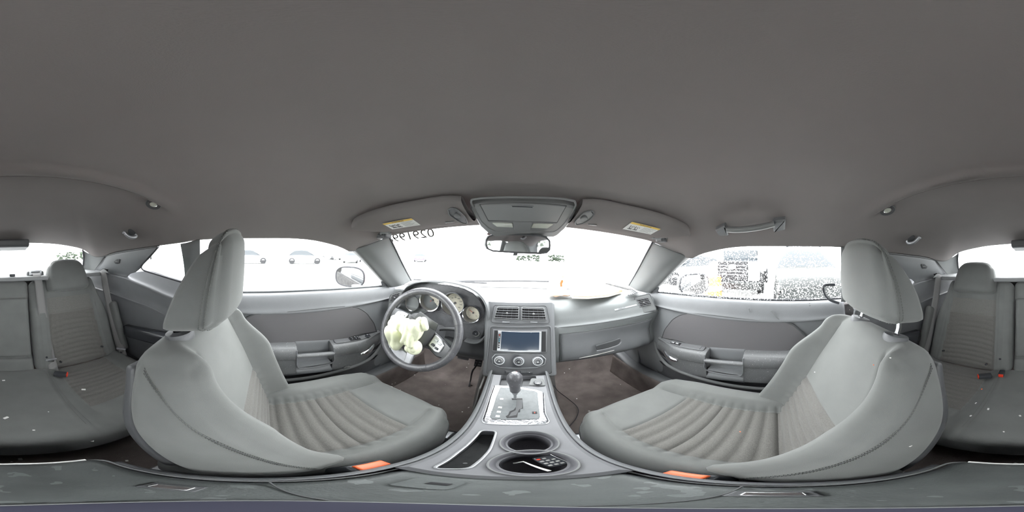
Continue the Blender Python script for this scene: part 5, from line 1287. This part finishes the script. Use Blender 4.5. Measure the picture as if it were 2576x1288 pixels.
# coat hooks
for s in (-1, 1):
    pts = [(309, 588), (313, 584), (320, 592), (332, 597), (343, 593), (336, 578)] if s < 0 else [(2317, 600), (2312, 597), (2306, 603), (2297, 610), (2285, 611), (2280, 603)]
    c = onceil(326 if s < 0 else 2299, 590 if s < 0 else 604, .012); r = c.length
    L = [ray(u, v) * (r - .008 * (i < 4)) for i, (u, v) in enumerate(pts)]
    t = thing('coat_hook', 'curved grey coat hook on the roof edge of the ' + ('driver' if s < 0 else 'passenger') + ' side', 'hook', tuple(c))
    obj('hook', tube(crv(L, 6), lambda a: .0050 + .0040 * math.sin(a * 2.6), 12), SIL, t); obj('base_plate', lathe(onceil(332 if s < 0 else 2292, 582 if s < 0 else 598, -.002), (-s * .6, .4, -.7), [(.019, 0), (.018, .007), (0, .009)], 24), PLAD, t)
# grab handle on passenger roof rail
t = thing('grab_handle', 'grey grab handle on the roof rail above the passenger window', 'grab handle', (.56, .08, .10))
def gh(u, v, off=.0): return onceil(u, v, off)
ga = [gh(1822, 577, .006), gh(1835, 578, .026), gh(1870, 577, .034), (gh(1910, 572, .034)), gh(1942, 566, .026), gh(1960, 562, .010)]
obj('grip', tube(crv([gh(1830, 577, .022), gh(1850, 578, .030), gh(1880, 576, .034), gh(1915, 571, .032), gh(1948, 563, .024)], 6), .010, 14, flat=((0, .2, 1), 1.0)), mat('clear_grey_handle', (.22, .225, .225), .3), t)
for pts in (((1800, 571), (1826, 558), (1834, 584), (1810, 584)), ((1944, 547), (1976, 543), (1975, 569), (1946, 575))):
    q = [gh(u, v, -.001) for u, v in pts]; nn = (q[1] - q[0]).cross(q[2] - q[0]).normalized(); nn = nn if nn.dot(q[0]) < 0 else -nn
    obj('end_mount', plate(q, nn, .020, .006, rc=.006), PLA, t)
# high brake lamp housing at the top of the rear window
t = thing('high_brake_lamp', 'dark grey lamp housing at the top centre of the rear window', 'brake lamp', (0, -1.0, .07))
c = V(0.0, -1.0, .054); obj('housing', rbox(c + V(0, 0, .010), (.125, .055, .022), .012, .02, lambda p, q: V(p.x * (1 - .06 * (q[1] < 0)), p.y, p.z + .012 * (q[1]))), PLAD, t); obj('edge', tube([c + V(-.118, .055, -.003), c + V(.118, .055, -.003)], .002, 6), PLA, t)
# ================================================================== DOORS
def door(s):
    who = 'driver' if s < 0 else 'passenger'
    d = thing('door_1' if s < 0 else 'door_2', f'grey {who} door with curved armrest, pull cup and long map pocket', 'door', (s * .73, .25, -.88)); d['kind'] = 'structure'
    def S3(x, y, z): return V(s * x, y, z)
    ys = [.84, .74, .62, .50, .35, .18, 0, -.15, -.31]
    def row(x, z, dx=None, dz=None): return [S3(x + (dx[i] if dx else 0), ys[i], z + (dz[i] if dz else 0)) for i in range(9)]
    fz = [-.0, -.008, -.006, 0, .006, .010, .008, .004, 0]
    fx = [.02, .012, .004, 0, 0, 0, 0, 0, 0]
    rows = [row(.752, -.200, dz=fz), row(.735, -.196, fx, fz), row(.718, -.204, fx, fz), row(.708, -.225, fx, fz), row(.700, -.262, fx, fz), row(.694, -.278, fx), row(.705, -.295, fx), row(.706, -.38, fx), row(.706, -.47, fx), row(.702, -.54, fx), row(.698, -.62, fx), row(.700, -.66, fx), row(.712, -.72, fx), row(.728, -.80, fx), row(.735, -.87, fx)]
    obj('door_panel', skin(rows, 60, 110), PLA, d, solid=.012, sharp=60)
    px = [(1683, 815), (1692, 804), (1706, 795), (1720, 790), (1740, 788), (1800, 794), (1880, 803), (1960, 810), (1978, 811), (1996, 818), (2012, 832), (2026, 846), (2030, 858), (1960, 892), (1880, 890), (1800, 882), (1740, 868), (1700, 856), (1665, 850), (1672, 830)]
    base = [P(u, v, x=.697) for u, v in px]
    ins = [S3(.701, p.y, p.z) for p in base]
    sl = V(-s, 0, .06)
    obj('insert_panel', plate([p - sl * .004 for p in ins], sl, .009, .003), mat('door_insert_vinyl', (.125, .12, .125), .75, bump=.15, bscale=500), d, label='smooth darker insert panel'); 
    obj('insert_groove', tube(crv([p + sl * .0035 for p in ins[-2:] + ins[:13]], 4), .0032, 6), SEAM, d)
    # top ledge seal against the glass
    obj('window_seal', tube(crv([S3(.738, y, -.192 + z) for y, z in zip(ys[1:], fz[1:])], 5), .005, 8), RUB if s > 0 else PLAD, d)
    # armrest: swept body with blunt point forward
    def arm_row(y):
        # returns section points from top inner to lower edge
        t = sm(.60, .42, y)
        zt = -.436 - .045 * sm(.05, .60, y) ; px_ = .640 + .048 * (1 - t) ** 1.6 ; zc_ = zt - .032 - .006
        return [S3(.708, y, zt + .006), S3(.694, y, zt + .002), S3(px_ + .022 * t, y, zt - .004), S3(px_ + .006, y, zt - .016), S3(px_, y, zc_ - .006), S3(px_ + .004, y, zc_ - .030), S3(px_ + .006, y, zc_ - .034), S3(px_ + .012, y, zc_ - .045), S3(px_ + .022, y, zc_ - .10 - .03 * t), S3(px_ + .035, y, zc_ - .145 - .02 * t), S3(.708, y, zc_ - .16 - .02 * t)]
    def arm(ya, yb, name, n=14): return obj(name, skin([arm_row(ya + (yb - ya) * i / n) for i in range(n + 1)], 44, 5 * n), WETP, d, sharp=60, solid=.004)
    arm(.604, .296, 'armrest_front', 18); arm(.134, -.29, 'armrest_rear', 14)
    # pull cup between the two armrest halves
    ya, yb = .298, .132
    def rec(y): 
        r = arm_row(y); return [r[0], r[1], S3(.694, y, -.50), S3(.694, y, -.575), r[8], r[9], r[10]]
    obj('pull_cup', skin([rec(ya + (yb - ya) * i / 8) for i in range(9)], 30, 20), PLA, d, solid=.003)
    for y in (ya, yb):
        r = arm_row(y); pl = [r[1], r[2], r[3], r[4], r[5], r[7], S3(.668, y, -.565), S3(.700, y, -.575)]
        obj('cup_end', plate([p + V(0, -.003, 0) for p in pl], (0, 1, 0), .006, .002), WETP, d)
    r0, r1 = arm_row(ya), arm_row(yb); fr_ = [r0[1], r0[3], r0[4], r0[7], S3(.664, ya, -.572)]; 
    obj('pull_bar', tube([arm_row(y)[4] + V(s * .006, 0, -.006) for y in (ya, .26, .21, .17, yb)], .0125, 14, flat=((0, 0, 1), .9)), WETP, d, label='horizontal pull bar')
    obj('cup_frame', tube(crv([r0[3] + V(-s * .003, 0, .002), r0[5] + V(-s * .003, 0, 0), S3(.652, ya + .004, -.560), S3(.655, ya - .02, -.582), S3(.655, yb + .03, -.582), S3(.652, yb + .004, -.560), r1[5] + V(-s * .003, 0, 0), r1[3] + V(-s * .003, 0, .002)], 5), .0032, 8), PLA, d)
    obj('cup_floor', plate([S3(.655, ya - .008, -.574), S3(.655, yb + .008, -.574), S3(.700, yb + .008, -.574), S3(.700, ya - .008, -.574)], (0, 0, 1), .004, .001), PLA, d)
    # switches on the armrest top
    def at(y, k, off=.002): r = arm_row(y); return r[1].lerp(r[2], k) + V(0, 0, off)
    sp_ = [at(.575, .25), at(.45, 0), at(.315, 0), at(.315, 1.0), at(.45, 1.0), at(.53, .9)]
    obj('switch_panel', plate(sp_, (-s * .15, 0, 1), .003, .001, rc=.01), mat('switch_panel_plastic', (.14, .142, .148), .4, bump=.2, bscale=500), d)
    N_ = V(-s * .15, 0, 1).normalized()
    if s < 0:
        obj('window_switches', plate([at(.455, .15, .005), at(.395, .15, .005), at(.395, .95, .005), at(.455, .95, .005)], N_, .003, .001, rc=.002), BLACK, d)
        for y in (.445, .430, .408): 
            for k in (.3, .72): obj('switch_key', rbox(at(y, k, .010), (.005, .005, .0025), .0015, .01), PLAG, d); 
        mb = MB()
        for y in (.445, .430, .408):
            for k in (.3, .72): mb.add(box(at(y, k, .0128), (.0028, .0008, .0003), .0002))
        obj('switch_marks', mb, WHT, d)
        c = at(.505, .5, .004); kn_ = obj('mirror_knob', lathe(c, (0, 0, 1), [(.017, 0), (.017, .003), (.011, .004), (.010, .010), (0, .011)], 28, up=(0, 1, 0)), PLAG, d); obj('knob_mark', box(c + V(0, 0, .0112), (.004, .0008, .0004), .0003), WHT, kn_)
    else:
        obj('window_switch', plate([at(.505, .2, .005), at(.445, .15, .005), at(.445, .8, .005), at(.505, .8, .005)], N_, .003, .001, rc=.002), BLACK, d)
        for y in (.49, .465): obj('switch_key', rbox(at(y, .5, .010), (.006, .009, .003), .0015, .01), SIL, d)
        obj('storage_slot', plate([at(.43, .1, .004), at(.335, .1, .004), at(.335, .85, .004), at(.43, .85, .004)], N_, .0015, .0005, rc=.003), PLAD, d); obj('slot_rim', tube([at(.43, .1, .006), at(.335, .1, .006), at(.335, .9, .006), at(.43, .9, .006), at(.43, .1, .006)], .0015, 6), PLA, d)
        obj('slot_edge', tube([at(.56, .05, .004), at(.45, -.1, .005), at(.325, -.1, .005)], .0018, 6), PILL, d)
    # inner release handle in its cup
    def hside(y, z): return S3(.664 + .03 * sm(.45, .60, y), y, z)
    obj('handle_recess', plate([hside(.555, -.525), hside(.455, -.520), hside(.450, -.585), hside(.545, -.590)], V(-s, .15, .1), .003, .001, rc=.012), BLACK if False else PLAD, d)
    obj('release_handle', tube(crv([hside(.548, -.548) - V(s * .006, 0, 0), hside(.52, -.562) - V(s * .012, 0, 0), hside(.48, -.568) - V(s * .014, 0, 0), hside(.445, -.566) - V(s * .010, 0, 0)], 5), lambda a: .0075 + .005 * math.sin(a * 3.1), 12, flat=((0, 0, 1), 1.2)), CHR, d, label='chrome release handle')
    # map pocket: lip and outer panel
    lip = [(.640, -.530), (.632, -.575), (.600, -.615), (.52, -.638), (.42, -.653), (.30, -.662), (.15, -.669), (0, -.671), (-.15, -.669), (-.29, -.665)]
    xl = lambda y: .662 + .05 * sm(.48, .66, y)
    lp = [S3(xl(y) , y, z) for y, z in lip]
    obj('pocket_lip', tube(crv(lp, 5), .0085, 10, flat=((0, 0, 1), 1.2)), PILL, d, label='pale front lip of the map pocket')
    lw = [S3(xl(y) + .004, y, z - .02) for y, z in lip]; l2 = [S3(xl(y) + .028, y + .012, max(-.80, z - .10)) for y, z in lip]; l3 = [S3(.73, y + .02, max(-.84, z - .2)) for y, z in lip]
    obj('pocket_panel', skin([lp, lw, l2, l3], 60, 30), PLAD, d, solid=.005)
    obj('pocket_shadow_floor', plate([S3(.700, .60, -.664), S3(.700, -.28, -.684), S3(.672, -.28, -.684), S3(.672, .55, -.66)], (0, 0, 1), .004, .001), BLACK, d, label='map pocket floor coloured black for the shade inside')  # black floor colour paints in the shade inside the pocket
    obj('pocket_shade_plate', plate([S3(.6935, y, z) for y, z in ((.612, -.565), (.585, -.60), (.33, -.655), (.345, -.640), (.44, -.620), (.55, -.590))], (-s, 0, 0), .002, .0005), BLACK, d, label='black plate painting the shade at the front of the map pocket')  # flat black plates stand for shade in the pocket opening
    if s > 0:
        obj('pocket_shade_plate', plate([S3(.688, .14, -.668), S3(.688, -.02, -.678), S3(.688, -.02, -.645), S3(.688, .125, -.628)], (-s, 0, 0), .002, .0005), BLACK, d)
        obj('red_reflector', rbox(S3(.702, .01, -.745), (.004, .045, .006), .003, .02), RED, d, label='red courtesy reflector')
        lk = thing('lock_knob', 'small clear lock pin on the passenger door sill', 'lock pin', (.715, -.16, -.2)); c = P(2036, 767, x=.722); obj('base', lathe(c, (-.1, 0, 1), [(.012, -.004), (.010, .002), (.004, .003)], 20, up=(0, 1, 0)), PLAD, lk); obj('pin', lathe(c, (-.1, 0, 1), [(.004, 0), (.0045, .012), (0, .014)], 14, up=(0, 1, 0)), CHR, lk)
    else:
        obj('pocket_shade_plate', plate([S3(.688, -.02, -.672), S3(.688, .06, -.672), S3(.688, .045, -.632), S3(.688, -.02, -.628)], (-s, 0, 0), .002, .0005), BLACK, d)
        bt = thing('crumpled_wrapper', 'small pale crumpled wrapper lying in the driver door pocket', 'litter', (-.68, .29, -.66)); obj('wrapper', rbox(P(870, 923, x=-.668), (.012, .016, .009), .006, .003, lambda p, q: p + p.normalized() * noise.noise(p * 160) * .006), PILL, bt)
        obj('paper_twist', tube([P(876, 922, x=-.668), P(886, 919, x=-.668), P(896, 918, x=-.668)], .004, 6, flat=((0, 0, 1), .5)), PILL, bt)
    # scuffs on the passenger door top
    if s > 0:
        for a in (((1884, 776), (1886, 786)), ((1940, 782), (1950, 793), (1960, 803))):
            obj('scuff', tube([P(u, v, x=.6975) for u, v in a], .0022, 5), PILL, d, label='pale scuff mark')
    # speaker in kick area and front triangle
    obj('mirror_sail', plate([S3(.728, .72, -.205), S3(.728, .645, -.205), S3(.715, .62, -.165), S3(.716, .66, -.17)], (-s, -.2, .2), .006, .002), PLAD, d)
    return d
door(-1); door(1)
# debris on carpets and seats: crumbs
rnd = random.Random(7)
def crumb(p, k, mt, lab): 
    r = rnd.uniform(.0015, .0035) * k
    obj('crumb', rbox(p, (r * rnd.uniform(1, 2.2), r, r * .5), r * .4, .1, None, Matrix.Rotation(rnd.uniform(0, 3), 3, 'Z')), mt, label=lab, cat='crumb', group='pale crumbs scattered on the carpets and seats')

fb = bvh(bpy.data.objects['floor']); rb_ = [o for o in bpy.data.objects if o.parent is not None and ORG.get(o.name) is not None]
def trees(names): return [bvh(o) for o in bpy.data.objects if o.name.split('.')[0] in names and o.type == 'MESH']
ST = trees(('seat_cushion', 'backrest'))
ALL = ST + [fb] + [bvh(o) for o in bpy.data.objects if o.name in ('trim_18', 'trim_19')]
def surf(u, v):
    D = ray(u, v); b = None
    for t in ALL:
        p, n, i, d = t.ray_cast(Vector((0, 0, 0)), D)
        if p is not None and (b is None or d < b[1]): b = (p, d)
    return b[0] if b else None
for u, v, k, c in [(986, 966, 1.3, 0), (994, 963, 1.2, 0), (986, 973, 1, 0), (1007, 981, 1, 0), (1042, 943, 1.3, 0), (1179, 915, 1, 0), (1174, 924, 1, 0), (1179, 1025, 1.2, 0), (1104, 1019, 1, 0), (1163, 1036, .9, 0),
                   (51, 1155, 1.6, 0), (29, 1161, 1.2, 0), (232, 1109, 1.2, 0), (319, 1159, 1.2, 0), (15, 1051, 1.4, 0), (210, 980, 1.9, 0), (85, 1082, .8, 0), (122, 1036, .8, 0), (9, 957, 2.2, 0),
                   (2486, 1029, 1.1, 0), (2566, 1046, .9, 0), (2442, 1046, .9, 0), (2455, 1014, .7, 0), (2470, 979, 1.2, 1), (2559, 1167, 1.3, 0), (2525, 1086, .9, 0), (1862, 1086, .9, 1), (2050, 936, 1, 0), (2198, 918, .7, 1),
                   (1420, 938, 1.1, 0), (1432, 928, 1.1, 0), (1451, 1003, 1, 0), (1482, 1034, 1, 0), (1561, 967, 1, 0), (1618, 930, 1, 0), (2290, 1122, .8, 0), (2240, 900, .7, 0)]:
    p = surf(u, v)
    if p is not None: crumb(p, k, ORA if c else WHT, 'tiny orange crumb lying on seat cloth' if c else 'tiny pale crumb lying on carpet or seat cloth')
# ================================================================== lift everything so the carpet is at z = 0
for o in list(sc.objects):
    if o.parent is None: o.location.z += CH
